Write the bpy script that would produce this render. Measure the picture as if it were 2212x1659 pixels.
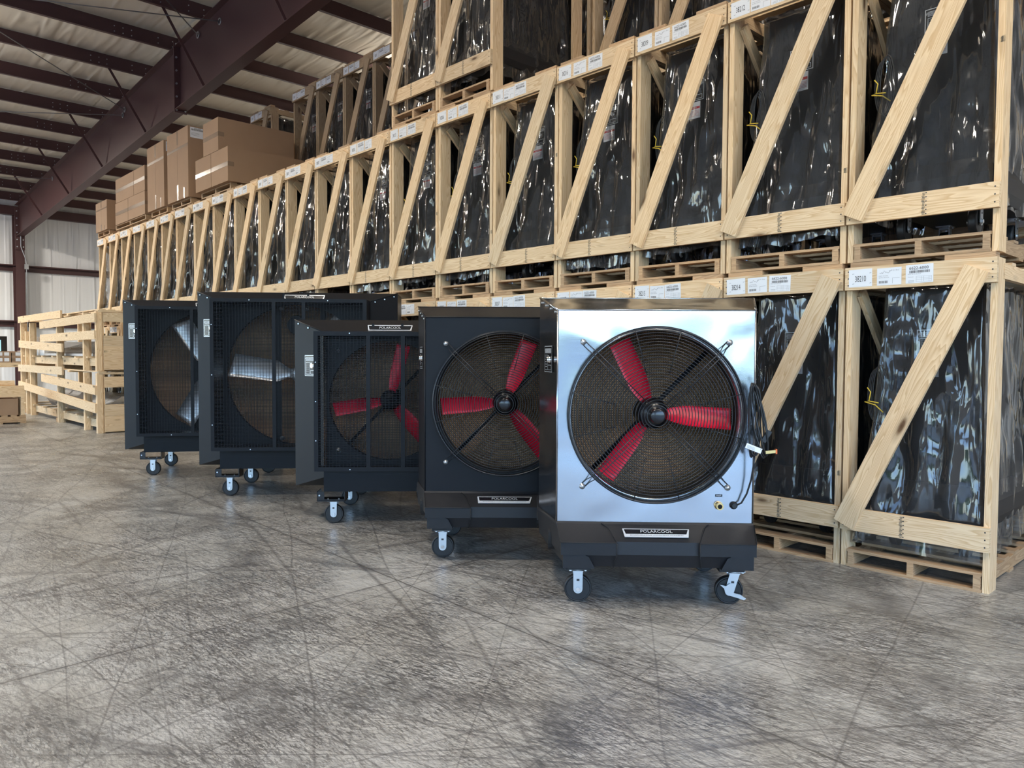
import bpy, math, random
from math import sin, cos, pi, radians
from mathutils import Vector, Matrix, noise, Euler

for o in list(bpy.data.objects):
    bpy.data.objects.remove(o)
S = bpy.context.scene
COL = S.collection

# ------------------------------------------------------------------ camera
H = 1.41
cam_d = bpy.data.cameras.new('camera')
cam = bpy.data.objects.new('camera', cam_d)
COL.objects.link(cam)
S.camera = cam
cam_d.sensor_fit = 'HORIZONTAL'
cam_d.sensor_width = 36.0
cam_d.lens = 36.0 * 1623.4 / 2212
cam_d.clip_start = 0.05
cam_d.clip_end = 300
YAW, PITCH, ROLL = .757, .03912, .004574
fw = Vector((sin(YAW) * cos(PITCH), cos(YAW) * cos(PITCH), -sin(PITCH)))
rt = Vector((cos(YAW), -sin(YAW), 0))
up = rt.cross(fw)
r2 = rt * cos(ROLL) + up * sin(ROLL)
u2 = -rt * sin(ROLL) + up * cos(ROLL)
cam.matrix_world = Matrix(((r2.x, u2.x, -fw.x, 0), (r2.y, u2.y, -fw.y, 0), (r2.z, u2.z, -fw.z, H), (0, 0, 0, 1)))

# ------------------------------------------------------------------ world, lights, exposure
S.view_settings.view_transform = 'Standard'
S.view_settings.look = 'None'
S.view_settings.gamma = 1
S.view_settings.use_curve_mapping = False
S.view_settings.exposure = 0.14
w = bpy.data.worlds.new('world')
S.world = w
w.use_nodes = True
wn = w.node_tree
bg = wn.nodes['Background']
sky = wn.nodes.new('ShaderNodeTexSky')
sky.sky_type = 'NISHITA'
sky.sun_disc = False
sky.sun_elevation = radians(48)
sky.sun_rotation = radians(20)
sky.air_density = 1.2
sky.dust_density = 1.0
tint = wn.nodes.new('ShaderNodeMix')
tint.data_type = 'RGBA'
tint.blend_type = 'MULTIPLY'
tint.inputs[0].default_value = 1
tint.inputs[7].default_value = (.80, .93, 1.14, 1)
wn.links.new(sky.outputs[0], tint.inputs[6])
wn.links.new(tint.outputs[2], bg.inputs[0])
bg.inputs[1].default_value = 1.15
try:
    S.cycles.use_denoising = True
    S.cycles.denoiser = 'OPENIMAGEDENOISE'
except Exception:
    pass
S.cycles.use_adaptive_sampling = True
S.cycles.adaptive_threshold = 0.06
S.cycles.light_sampling_threshold = 0.03
S.cycles.max_bounces = 5
S.cycles.diffuse_bounces = 3
S.cycles.glossy_bounces = 3
S.cycles.transparent_max_bounces = 8
S.cycles.transmission_bounces = 3
S.cycles.sample_clamp_indirect = 6
S.cycles.caustics_reflective = False
S.cycles.caustics_refractive = False


def area(name, loc, rot, sx, sy, power, color, portal=False):
    d = bpy.data.lights.new(name, 'AREA')
    d.shape = 'RECTANGLE'
    d.size = sx
    d.size_y = sy
    d.energy = power
    d.color = color
    o = bpy.data.objects.new(name, d)
    o.location = loc
    o.rotation_euler = rot
    COL.objects.link(o)
    if portal:
        d.cycles.is_portal = True
    return o


XL, XR, YB, YF = -9.0, 14.0, -7.0, 30.9          # inside faces of the building
DOORB = (-8.4, 4.2, 5.0)                        # opening in the wall behind the camera (x0, x1, height)
DOORL = ((-5.4, 1.4), (6.0, 10.0), (14.0, 27.0))              # openings in the left wall (y0, y1)
DLH = 4.6
area('daylight', ((DOORB[0] + DOORB[1]) / 2, YB, DOORB[2] / 2), (radians(90), 0, pi), DOORB[1] - DOORB[0], DOORB[2], 1, (1, 1, 1), True)
for i, (a, b) in enumerate(DOORL):
    area('daylight', (XL, (a + b) / 2, DLH / 2), (radians(90), 0, radians(-90)), b - a, DLH, 1, (1, 1, 1), True)
# high-bay lamps hung under the roof over the aisle and behind the stacks
LAMPS = [(0.2, -3.0), (0.2, 3.5), (0.2, 10.0), (0.2, 17.0), (0.2, 25.0), (10.6, 13.5), (10.6, 4.0), (10.6, 21.0), (3.2, -3.0)]
for x, y in LAMPS:
    area('high_bay_lamp', (x, y, (6.75 if y > 16 else 7.1) if y > 8 else 7.6), (0, 0, 0), 1.1, 0.5, 1000 if y > 20 and x < 5 else 200, (1.0, 0.92, 0.80))
    area('high_bay_lamp', (x, y, ((6.75 if y > 16 else 7.1) if y > 8 else 7.6) + .12), (pi, 0, 0), 1.1, 0.5, 165, (1.0, 0.92, 0.80))  # upward light added above each fixture to brighten the ceiling

# ------------------------------------------------------------------ materials
MATS = {}


def nt(name):
    m = bpy.data.materials.new(name)
    m.use_nodes = True
    n = m.node_tree
    return m, n, n.nodes['Principled BSDF']


def N(n, t, **k):
    x = n.nodes.new(t)
    for a, b in k.items():
        setattr(x, a, b)
    return x


def simple(name, col, rough=.5, metal=0., spec=.5, bump=0, bscale=200):
    m, n, p = nt(name)
    p.inputs['Base Color'].default_value = (*col, 1)
    p.inputs['Roughness'].default_value = rough
    p.inputs['Metallic'].default_value = metal
    p.inputs['Specular IOR Level'].default_value = spec
    t = N(n, 'ShaderNodeTexNoise')
    t.inputs['Scale'].default_value = bscale
    tc = N(n, 'ShaderNodeTexCoord')
    n.links.new(tc.outputs['Object'], t.inputs['Vector'])
    if bump:
        b = N(n, 'ShaderNodeBump')
        b.inputs['Strength'].default_value = bump
        b.inputs['Distance'].default_value = .002
        n.links.new(t.outputs['Fac'], b.inputs['Height'])
        n.links.new(b.outputs[0], p.inputs['Normal'])
    else:
        mr = N(n, 'ShaderNodeMapRange')
        t.inputs['Scale'].default_value = 6
        mr.inputs['To Min'].default_value = max(0, rough - .04)
        mr.inputs['To Max'].default_value = rough + .05
        n.links.new(t.outputs['Fac'], mr.inputs['Value'])
        n.links.new(mr.outputs[0], p.inputs['Roughness'])
    MATS[name] = m
    return m


def math_(n, op, a, b=None, c=None):
    x = N(n, 'ShaderNodeMath', operation=op)
    for i, v in enumerate((a, b, c)):
        if v is None:
            continue
        if isinstance(v, (int, float)):
            x.inputs[i].default_value = v
        else:
            n.links.new(v, x.inputs[i])
    return x.outputs[0]


def ramp(n, src, stops):
    r = N(n, 'ShaderNodeValToRGB')
    el = r.color_ramp.elements
    while len(el) < len(stops):
        el.new(.5)
    for e, (p, c) in zip(el, stops):
        e.position = p
        e.color = (*c, 1) if len(c) == 3 else c
    n.links.new(src, r.inputs[0])
    return r.outputs[0]


def mixc(n, f, a, b, mode='MIX'):
    x = N(n, 'ShaderNodeMix', data_type='RGBA', blend_type=mode)
    for s, v in ((x.inputs[0], f), (x.inputs[6], a), (x.inputs[7], b)):
        if isinstance(v, (int, float)):
            s.default_value = v
        elif isinstance(v, tuple):
            s.default_value = (*v, 1)
        else:
            n.links.new(v, s)
    return x.outputs[2]


def wood(name, light, dark, knot=True, grey=0.0):
    m, n, p = nt(name)
    uv = N(n, 'ShaderNodeUVMap', uv_map='UVMap')
    oi = N(n, 'ShaderNodeObjectInfo')
    off = N(n, 'ShaderNodeCombineXYZ')
    n.links.new(math_(n, 'MULTIPLY', oi.outputs['Random'], 37.0), off.inputs[0])
    n.links.new(math_(n, 'MULTIPLY', oi.outputs['Random'], 11.0), off.inputs[1])
    add = N(n, 'ShaderNodeVectorMath', operation='ADD')
    n.links.new(uv.outputs[0], add.inputs[0])
    n.links.new(off.outputs[0], add.inputs[1])
    # knots
    mk = N(n, 'ShaderNodeMapping')
    mk.inputs['Scale'].default_value = (2.2, 7.0, 1)
    n.links.new(add.outputs[0], mk.inputs['Vector'])
    vo = N(n, 'ShaderNodeTexVoronoi')
    vo.inputs['Scale'].default_value = 1.0
    n.links.new(mk.outputs[0], vo.inputs['Vector'])
    sv = N(n, 'ShaderNodeSeparateColor')
    n.links.new(vo.outputs['Color'], sv.inputs[0])
    kd = math_(n, 'DIVIDE', vo.outputs['Distance'], math_(n, 'ADD', .45, math_(n, 'MULTIPLY', sv.outputs[1], .9)))
    # growth lines bent around the knots
    mp = N(n, 'ShaderNodeMapping')
    mp.inputs['Scale'].default_value = (1.0, 11.0, 1)
    n.links.new(add.outputs[0], mp.inputs['Vector'])
    n1 = N(n, 'ShaderNodeTexNoise')
    n1.inputs['Scale'].default_value = .9
    n1.inputs['Detail'].default_value = 2
    n.links.new(mp.outputs[0], n1.inputs['Vector'])
    kk = math_(n, 'DIVIDE', .05, math_(n, 'ADD', kd, .06))
    v = math_(n, 'ADD', math_(n, 'MULTIPLY', n1.outputs['Fac'], 7.0), math_(n, 'MULTIPLY', kk, 2.2))
    sx = N(n, 'ShaderNodeSeparateXYZ')
    n.links.new(mp.outputs[0], sx.inputs[0])
    ph = math_(n, 'ADD', math_(n, 'MULTIPLY', sx.outputs[1], 1.6), v)
    fr = math_(n, 'FRACT', math_(n, 'MULTIPLY', ph, 2.2))
    g = ramp(n, fr, [(0, (.08, .08, .08)), (.55, (.5, .5, .5)), (.88, (1, 1, 1)), (1.0, (.1, .1, .1))])
    c = mixc(n, math_(n, 'MULTIPLY', g, .72), light, dark)
    # fine fibre
    mf = N(n, 'ShaderNodeMapping')
    mf.inputs['Scale'].default_value = (6.0, 260.0, 1)
    n.links.new(add.outputs[0], mf.inputs['Vector'])
    n2 = N(n, 'ShaderNodeTexNoise')
    n2.inputs['Scale'].default_value = 1
    n.links.new(mf.outputs[0], n2.inputs['Vector'])
    c = mixc(n, math_(n, 'MULTIPLY', n2.outputs['Fac'], .22), c, dark)
    # board to board tone
    tone = ramp(n, oi.outputs['Random'], [(0, (.80, .80, .80)), (.35, (1, .98, .95)), (.7, (1.06, 1.0, .93)), (1, (.90, .92, .94))])
    c = mixc(n, 1.0, c, tone, 'MULTIPLY')
    if knot:
        kf = ramp(n, kd, [(0, (1, 1, 1)), (.06, (.9, .9, .9)), (.12, (.3, .3, .3)), (.22, (0, 0, 0))])
        sel = math_(n, 'GREATER_THAN', vo.outputs['Color'], .56)
        c = mixc(n, math_(n, 'MULTIPLY', kf, sel), c, (.10, .045, .018))
    if grey:
        n3 = N(n, 'ShaderNodeTexNoise')
        n3.inputs['Scale'].default_value = 2.5
        n3.inputs['Detail'].default_value = 5
        n.links.new(add.outputs[0], n3.inputs['Vector'])
        c = mixc(n, math_(n, 'MULTIPLY', n3.outputs['Fac'], grey), c, (.22, .19, .16))
    n.links.new(c, p.inputs['Base Color'])
    p.inputs['Roughness'].default_value = .62
    p.inputs['Specular IOR Level'].default_value = .3
    b = N(n, 'ShaderNodeBump')
    b.inputs['Strength'].default_value = .25
    b.inputs['Distance'].default_value = .002
    n.links.new(n2.outputs['Fac'], b.inputs['Height'])
    n.links.new(b.outputs[0], p.inputs['Normal'])
    MATS[name] = m


wood('pine', (.90, .73, .51), (.58, .37, .18))
wood('pine_old', (.62, .47, .30), (.34, .21, .11), grey=.7)
wood('pallet', (.74, .51, .30), (.36, .20, .09), knot=False, grey=.45)
simple('black', (.010, .011, .014), .38, spec=.17, bump=.25, bscale=700)
simple('plastic', (.012, .0125, .015), .44, spec=.32, bump=.35, bscale=500)
simple('gloss_black', (.01, .01, .012), .2)
simple('wire', (.012, .013, .016), .28)
simple('rubber', (.012, .013, .015), .45)
simple('inner', (.012, .012, .013), .7)
simple('red', (.80, .012, .045), .33)
simple('chrome', (.78, .79, .8), .18, 1.0)
simple('badge_silver', (.74, .75, .76), .3, .25)
simple('zinc', (.62, .65, .68), .36, .9)
simple('white_blade', (.80, .81, .84), .34, .75)
simple('sheet', (.60, .62, .64), .28, .9)
simple('label', (.80, .82, .86), .6)
simple('ink', (.03, .03, .035), .6)
simple('grey_ink', (.30, .31, .33), .6)
simple('danger', (.55, .02, .03), .5)
simple('silver_ink', (.62, .64, .66), .35, .6)
simple('yellow', (.75, .55, .06), .5)
simple('brass', (.70, .48, .20), .3, 1.0)
simple('maroon', (.078, .033, .034), .48, bump=.1, bscale=60)
simple('rod', (.30, .30, .31), .4, .7)
simple('conduit', (.45, .46, .48), .4, .6)
simple('tape', (.27, .19, .13), .22)
simple('seam', (.07, .04, .025), .8)
simple('plane_white', (.8, .8, .8), .6)
simple('orange', (.7, .15, .03), .5)
simple('concrete_out', (.22, .22, .21), .8)
simple('leaf', (.08, .14, .04), .8)
simple('paint_out', (.5, .5, .5), .7)


def mk_steel():
    m, n, p = nt('steel')
    tc = N(n, 'ShaderNodeTexCoord')
    p.inputs['Base Color'].default_value = (.46, .475, .50, 1)
    p.inputs['Metallic'].default_value = 1
    mp = N(n, 'ShaderNodeMapping')
    mp.inputs['Scale'].default_value = (1, 1, 60)
    n.links.new(tc.outputs['Object'], mp.inputs['Vector'])
    t = N(n, 'ShaderNodeTexNoise')
    t.inputs['Scale'].default_value = 8
    t.inputs['Detail'].default_value = 4
    n.links.new(mp.outputs[0], t.inputs['Vector'])
    mr = N(n, 'ShaderNodeMapRange')
    mr.inputs['To Min'].default_value = .12
    mr.inputs['To Max'].default_value = .24
    n.links.new(t.outputs['Fac'], mr.inputs['Value'])
    n.links.new(mr.outputs[0], p.inputs['Roughness'])
    t2 = N(n, 'ShaderNodeTexNoise')
    t2.inputs['Scale'].default_value = 2.2
    t2.inputs['Detail'].default_value = 1
    t2.inputs['Distortion'].default_value = .6
    n.links.new(tc.outputs['Object'], t2.inputs['Vector'])
    b = N(n, 'ShaderNodeBump')
    b.inputs['Strength'].default_value = .35
    b.inputs['Distance'].default_value = .05
    n.links.new(t2.outputs['Fac'], b.inputs['Height'])
    n.links.new(b.outputs[0], p.inputs['Normal'])
    MATS['steel'] = m


def mk_pad():
    m, n, p = nt('pad')
    tc = N(n, 'ShaderNodeTexCoord')
    sp = N(n, 'ShaderNodeSeparateXYZ')
    n.links.new(tc.outputs['Object'], sp.inputs[0])
    zz = math_(n, 'MULTIPLY', sp.outputs[2], 400.0)
    xx = math_(n, 'MULTIPLY', sp.outputs[0], 190.0)
    # fluted cells, rows leaning alternately
    row = math_(n, 'SINE', zz)
    a = math_(n, 'SINE', math_(n, 'ADD', math_(n, 'MULTIPLY', xx, 2.2), math_(n, 'MULTIPLY', row, 1.6)))
    f = math_(n, 'MULTIPLY', math_(n, 'ADD', a, 1.0), .5)
    f = math_(n, 'MULTIPLY', f, math_(n, 'ADD', math_(n, 'MULTIPLY', row, .35), .65))
    c = ramp(n, f, [(0, (.09, .048, .026)), (.45, (.46, .27, .145)), (1, (.90, .58, .34))])  # browns raised to stand in for light passing through the pad
    n.links.new(c, p.inputs['Base Color'])
    p.inputs['Roughness'].default_value = .8
    b = N(n, 'ShaderNodeBump')
    b.inputs['Strength'].default_value = .4
    b.inputs['Distance'].default_value = .004
    n.links.new(f, b.inputs['Height'])
    n.links.new(b.outputs[0], p.inputs['Normal'])
    MATS['pad'] = m


def mk_card():
    m, n, p = nt('cardboard')
    tc = N(n, 'ShaderNodeTexCoord')
    t = N(n, 'ShaderNodeTexNoise')
    t.inputs['Scale'].default_value = 3
    t.inputs['Detail'].default_value = 6
    n.links.new(tc.outputs['Object'], t.inputs['Vector'])
    c = mixc(n, t.outputs['Fac'], (.34, .22, .138), (.40, .265, .17))
    n.links.new(c, p.inputs['Base Color'])
    p.inputs['Roughness'].default_value = .75
    p.inputs['Specular IOR Level'].default_value = .25
    MATS['cardboard'] = m


def mk_film(name, rough, diff, base):
    m = bpy.data.materials.new(name)
    m.use_nodes = True
    n = m.node_tree
    n.nodes.remove(n.nodes['Principled BSDF'])
    out = n.nodes['Material Output']
    tc = N(n, 'ShaderNodeTexCoord')
    oi = N(n, 'ShaderNodeObjectInfo')
    ad = N(n, 'ShaderNodeVectorMath', operation='ADD')
    n.links.new(tc.outputs['Object'], ad.inputs[0])
    cb = N(n, 'ShaderNodeCombineXYZ')
    n.links.new(math_(n, 'MULTIPLY', oi.outputs['Random'], 20.0), cb.inputs[0])
    n.links.new(cb.outputs[0], ad.inputs[1])
    # long folds
    mp = N(n, 'ShaderNodeMapping')
    mp.inputs['Scale'].default_value = (1, 1, .16)
    n.links.new(ad.outputs[0], mp.inputs['Vector'])
    a = N(n, 'ShaderNodeTexNoise')
    a.noise_type = 'RIDGED_MULTIFRACTAL'
    a.inputs['Scale'].default_value = 17
    a.inputs['Detail'].default_value = 2
    a.inputs['Distortion'].default_value = .5
    n.links.new(mp.outputs[0], a.inputs['Vector'])
    # crinkles
    c = N(n, 'ShaderNodeTexNoise')
    c.noise_type = 'RIDGED_MULTIFRACTAL'
    c.inputs['Scale'].default_value = 9
    c.inputs['Detail'].default_value = 3
    c.inputs['Distortion'].default_value = 1.2
    mc = N(n, 'ShaderNodeMapping')
    mc.inputs['Scale'].default_value = (1, 1, .38)
    mc.inputs['Rotation'].default_value = (.25, .1, 0)
    n.links.new(ad.outputs[0], mc.inputs['Vector'])
    n.links.new(mc.outputs[0], c.inputs['Vector'])
    h = math_(n, 'ADD', math_(n, 'MULTIPLY', a.outputs['Fac'], .6), math_(n, 'MULTIPLY', c.outputs['Fac'], .5))
    b = N(n, 'ShaderNodeBump')
    b.inputs['Strength'].default_value = .9
    b.inputs['Distance'].default_value = .020
    n.links.new(h, b.inputs['Height'])
    tr = N(n, 'ShaderNodeBsdfTransparent')
    tr.inputs[0].default_value = (.90, .91, .92, 1)
    gl = N(n, 'ShaderNodeBsdfGlossy')
    gl.inputs['Roughness'].default_value = rough
    gl.inputs['Color'].default_value = (1, 1, 1, 1)
    n.links.new(b.outputs[0], gl.inputs['Normal'])
    lw = N(n, 'ShaderNodeFresnel')
    lw.inputs[0].default_value = 1.54
    n.links.new(b.outputs[0], lw.inputs['Normal'])
    df = N(n, 'ShaderNodeBsdfDiffuse')
    df.inputs[0].default_value = (.8, .82, .85, 1)
    m1 = N(n, 'ShaderNodeMixShader')
    n.links.new(math_(n, 'MINIMUM', math_(n, 'ADD', math_(n, 'MULTIPLY', lw.outputs[0], 1.25), base), .9), m1.inputs[0])
    n.links.new(tr.outputs[0], m1.inputs[1])
    n.links.new(gl.outputs[0], m1.inputs[2])
    m2 = N(n, 'ShaderNodeMixShader')
    m2.inputs[0].default_value = diff
    n.links.new(m1.outputs[0], m2.inputs[1])
    n.links.new(df.outputs[0], m2.inputs[2])
    n.links.new(m2.outputs[0], out.inputs[0])
    MATS[name] = m


def mk_floor():
    m, n, p = nt('floor')
    tc = N(n, 'ShaderNodeTexCoord')
    P = tc.outputs['Object']

    def streak(ang, sx, sy, detail, lo, hi, dist=.4, rough=.6):
        # noise stretched along the direction 'ang' (degrees from +X)
        mp = N(n, 'ShaderNodeMapping')
        mp.vector_type = 'TEXTURE'
        mp.inputs['Rotation'].default_value = (0, 0, radians(ang))
        mp.inputs['Scale'].default_value = (1 / sx, 1 / sy, 1)
        n.links.new(P, mp.inputs['Vector'])
        t = N(n, 'ShaderNodeTexNoise')
        t.inputs['Scale'].default_value = 1
        t.inputs['Detail'].default_value = detail
        t.inputs['Roughness'].default_value = rough
        t.inputs['Distortion'].default_value = dist
        n.links.new(mp.outputs[0], t.inputs['Vector'])
        return ramp(n, t.outputs['Fac'], [(lo, (0, 0, 0)), (hi, (1, 1, 1))])

    def blotch(scale, lo, hi, detail=4):
        t = N(n, 'ShaderNodeTexNoise')
        t.inputs['Scale'].default_value = scale
        t.inputs['Detail'].default_value = detail
        t.inputs['Roughness'].default_value = .65
        n.links.new(P, t.inputs['Vector'])
        return ramp(n, t.outputs['Fac'], [(lo, (0, 0, 0)), (hi, (1, 1, 1))])

    def lines(ang, scale, stretch, width, dist):
        t0 = N(n, 'ShaderNodeTexNoise')
        t0.inputs['Scale'].default_value = .5
        n.links.new(P, t0.inputs['Vector'])
        ad = N(n, 'ShaderNodeVectorMath', operation='MULTIPLY_ADD')
        n.links.new(t0.outputs['Color'], ad.inputs[0])
        ad.inputs[1].default_value = (dist, dist, 0)
        n.links.new(P, ad.inputs[2])
        mp = N(n, 'ShaderNodeMapping')
        mp.vector_type = 'TEXTURE'
        mp.inputs['Rotation'].default_value = (0, 0, radians(ang))
        mp.inputs['Scale'].default_value = (stretch, 1, 1)
        n.links.new(ad.outputs[0], mp.inputs['Vector'])
        v = N(n, 'ShaderNodeTexVoronoi', feature='DISTANCE_TO_EDGE')
        v.inputs['Scale'].default_value = scale
        n.links.new(mp.outputs[0], v.inputs['Vector'])
        return ramp(n, v.outputs['Distance'], [(0, (1, 1, 1)), (width, (0, 0, 0))])

    base = mixc(n, blotch(1.1, .35, .65), (.47, .455, .41), (.575, .57, .54))
    base = mixc(n, math_(n, 'MULTIPLY', blotch(.5, .45, .7), .35), base, (.33, .30, .26))
    s1 = streak(97, 5, 60, 6, .47, .60, .8, .7)
    s2 = streak(75, 5, 75, 5, .50, .62, .6, .7)
    s3 = streak(120, 4, 70, 5, .50, .62, .8, .7)
    s4 = streak(8, 4, 65, 5, .53, .64, .8, .7)
    s5 = streak(104, 16, 85, 6, .49, .535, 1.0, .72)
    s6 = streak(84, 20, 110, 5, .52, .56, .8, .7)
    s7 = streak(140, 18, 100, 5, .53, .57, .8, .7)
    dens = math_(n, 'ADD', math_(n, 'MULTIPLY', blotch(.9, .36, .66), .75), .25)
    dens2 = math_(n, 'ADD', math_(n, 'MULTIPLY', blotch(1.7, .42, .62), .85), .15)
    d = math_(n, 'MULTIPLY', s1, math_(n, 'MULTIPLY', dens, .75))
    c = mixc(n, d, base, (.085, .08, .078))
    c = mixc(n, math_(n, 'MULTIPLY', s5, math_(n, 'MULTIPLY', dens2, .85)), c, (.035, .034, .034))
    c = mixc(n, math_(n, 'MULTIPLY', s6, math_(n, 'MULTIPLY', dens, .80)), c, (.04, .038, .038))
    c = mixc(n, math_(n, 'MULTIPLY', s7, math_(n, 'MULTIPLY', dens, .70)), c, (.05, .048, .047))
    c = mixc(n, math_(n, 'MULTIPLY', s2, math_(n, 'MULTIPLY', dens2, .55)), c, (.09, .085, .08))
    c = mixc(n, math_(n, 'MULTIPLY', s3, math_(n, 'MULTIPLY', dens, .45)), c, (.09, .085, .08))
    c = mixc(n, math_(n, 'MULTIPLY', s4, math_(n, 'MULTIPLY', dens2, .40)), c, (.10, .095, .09))
    for ang, sc, st, wd, di, k in ((93, 1.6, 12, .008, .18, .65), (66, 1.4, 13, .007, .15, .6), (138, 1.4, 12, .007, .2, .6), (12, 1.2, 12, .007, .18, .55), (112, 2.8, 14, .011, .12, .55), (160, 1.5, 12, .006, .15, .5), (40, 1.5, 12, .007, .18, .5), (80, 2.6, 14, .009, .1, .5)):
        c = mixc(n, math_(n, 'MULTIPLY', lines(ang, sc, st, wd, di), k), c, (.07, .066, .066))
    # broad tyre scuffs
    for ang, sc, st, wd, di, k in ((112, .8, 11, .04, .25, .5), (72, .7, 11, .035, .25, .42), (20, .6, 9, .03, .3, .3)):
        c = mixc(n, math_(n, 'MULTIPLY', math_(n, 'MULTIPLY', lines(ang, sc, st, wd, di), dens2), k), c, (.11, .105, .10))
    # saw-cut joints
    sp = N(n, 'ShaderNodeSeparateXYZ')
    n.links.new(P, sp.inputs[0])
    jx = math_(n, 'ABSOLUTE', math_(n, 'SUBTRACT', math_(n, 'SUBTRACT', sp.outputs[0], 2.56), math_(n, 'MULTIPLY', sp.outputs[1], .028)))
    jy = math_(n, 'ABSOLUTE', math_(n, 'SUBTRACT', math_(n, 'SUBTRACT', sp.outputs[1], 3.76), math_(n, 'MULTIPLY', sp.outputs[0], .035)))
    jm = math_(n, 'MINIMUM', jx, jy)
    jf = ramp(n, jm, [(0, (1, 1, 1)), (.004, (1, 1, 1)), (.007, (0, 0, 0))])
    js = ramp(n, jm, [(0, (1, 1, 1)), (.06, (0, 0, 0))])
    c = mixc(n, math_(n, 'MULTIPLY', math_(n, 'MULTIPLY', js, blotch(3, .4, .6)), .55), c, (.09, .088, .09))
    c = mixc(n, math_(n, 'MULTIPLY', jf, .7), c, (.06, .055, .05))
    n.links.new(c, p.inputs['Base Color'])
    r = ramp(n, math_(n, 'ADD', math_(n, 'MULTIPLY', s1, .5), math_(n, 'MULTIPLY', blotch(2.5, .3, .7), .5)), [(0, (.24, .24, .24)), (1, (.46, .46, .46))])
    n.links.new(r, p.inputs['Roughness'])
    p.inputs['Specular IOR Level'].default_value = .45
    b = N(n, 'ShaderNodeBump')
    b.inputs['Strength'].default_value = .15
    b.inputs['Distance'].default_value = .002
    n.links.new(s5, b.inputs['Height'])
    n.links.new(b.outputs[0], p.inputs['Normal'])
    MATS['floor'] = m


def mk_vinyl(name, col, scale, rough, strength):
    m, n, p = nt(name)
    tc = N(n, 'ShaderNodeTexCoord')
    mp = N(n, 'ShaderNodeMapping')
    mp.inputs['Scale'].default_value = scale
    n.links.new(tc.outputs['Object'], mp.inputs['Vector'])
    t = N(n, 'ShaderNodeTexNoise')
    t.noise_type = 'RIDGED_MULTIFRACTAL'
    t.inputs['Scale'].default_value = 1
    t.inputs['Detail'].default_value = 3
    t.inputs['Distortion'].default_value = .5
    n.links.new(mp.outputs[0], t.inputs['Vector'])
    t2 = N(n, 'ShaderNodeTexNoise')
    t2.inputs['Scale'].default_value = .9
    n.links.new(tc.outputs['Object'], t2.inputs['Vector'])
    b = N(n, 'ShaderNodeBump')
    b.inputs['Strength'].default_value = strength
    b.inputs['Distance'].default_value = .11
    n.links.new(math_(n, 'MULTIPLY', t.outputs['Fac'], t2.outputs['Fac']), b.inputs['Height'])
    n.links.new(b.outputs[0], p.inputs['Normal'])
    p.inputs['Base Color'].default_value = (*col, 1)
    p.inputs['Roughness'].default_value = rough
    MATS[name] = m


mk_steel()
mk_pad()
mk_card()
mk_film('film', .08, .026, .012)
mk_film('film_black', .22, .02, .05)
mk_floor()
mk_vinyl('vinyl_roof', (.76, .70, .60), (5.0, .5, 1), .30, 1.0)
mk_vinyl('vinyl_wall', (.90, .91, .93), (6.0, 6.0, .25), .26, 1.0)
_sc = bpy.data.materials.new('screen')
_sc.use_nodes = True
_p = _sc.node_tree.nodes['Principled BSDF']
_p.inputs['Base Color'].default_value = (.1, .3, .5, 1)
_p.inputs['Emission Color'].default_value = (.45, .80, 1, 1)
_p.inputs['Emission Strength'].default_value = .9
MATS['screen'] = _sc


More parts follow.
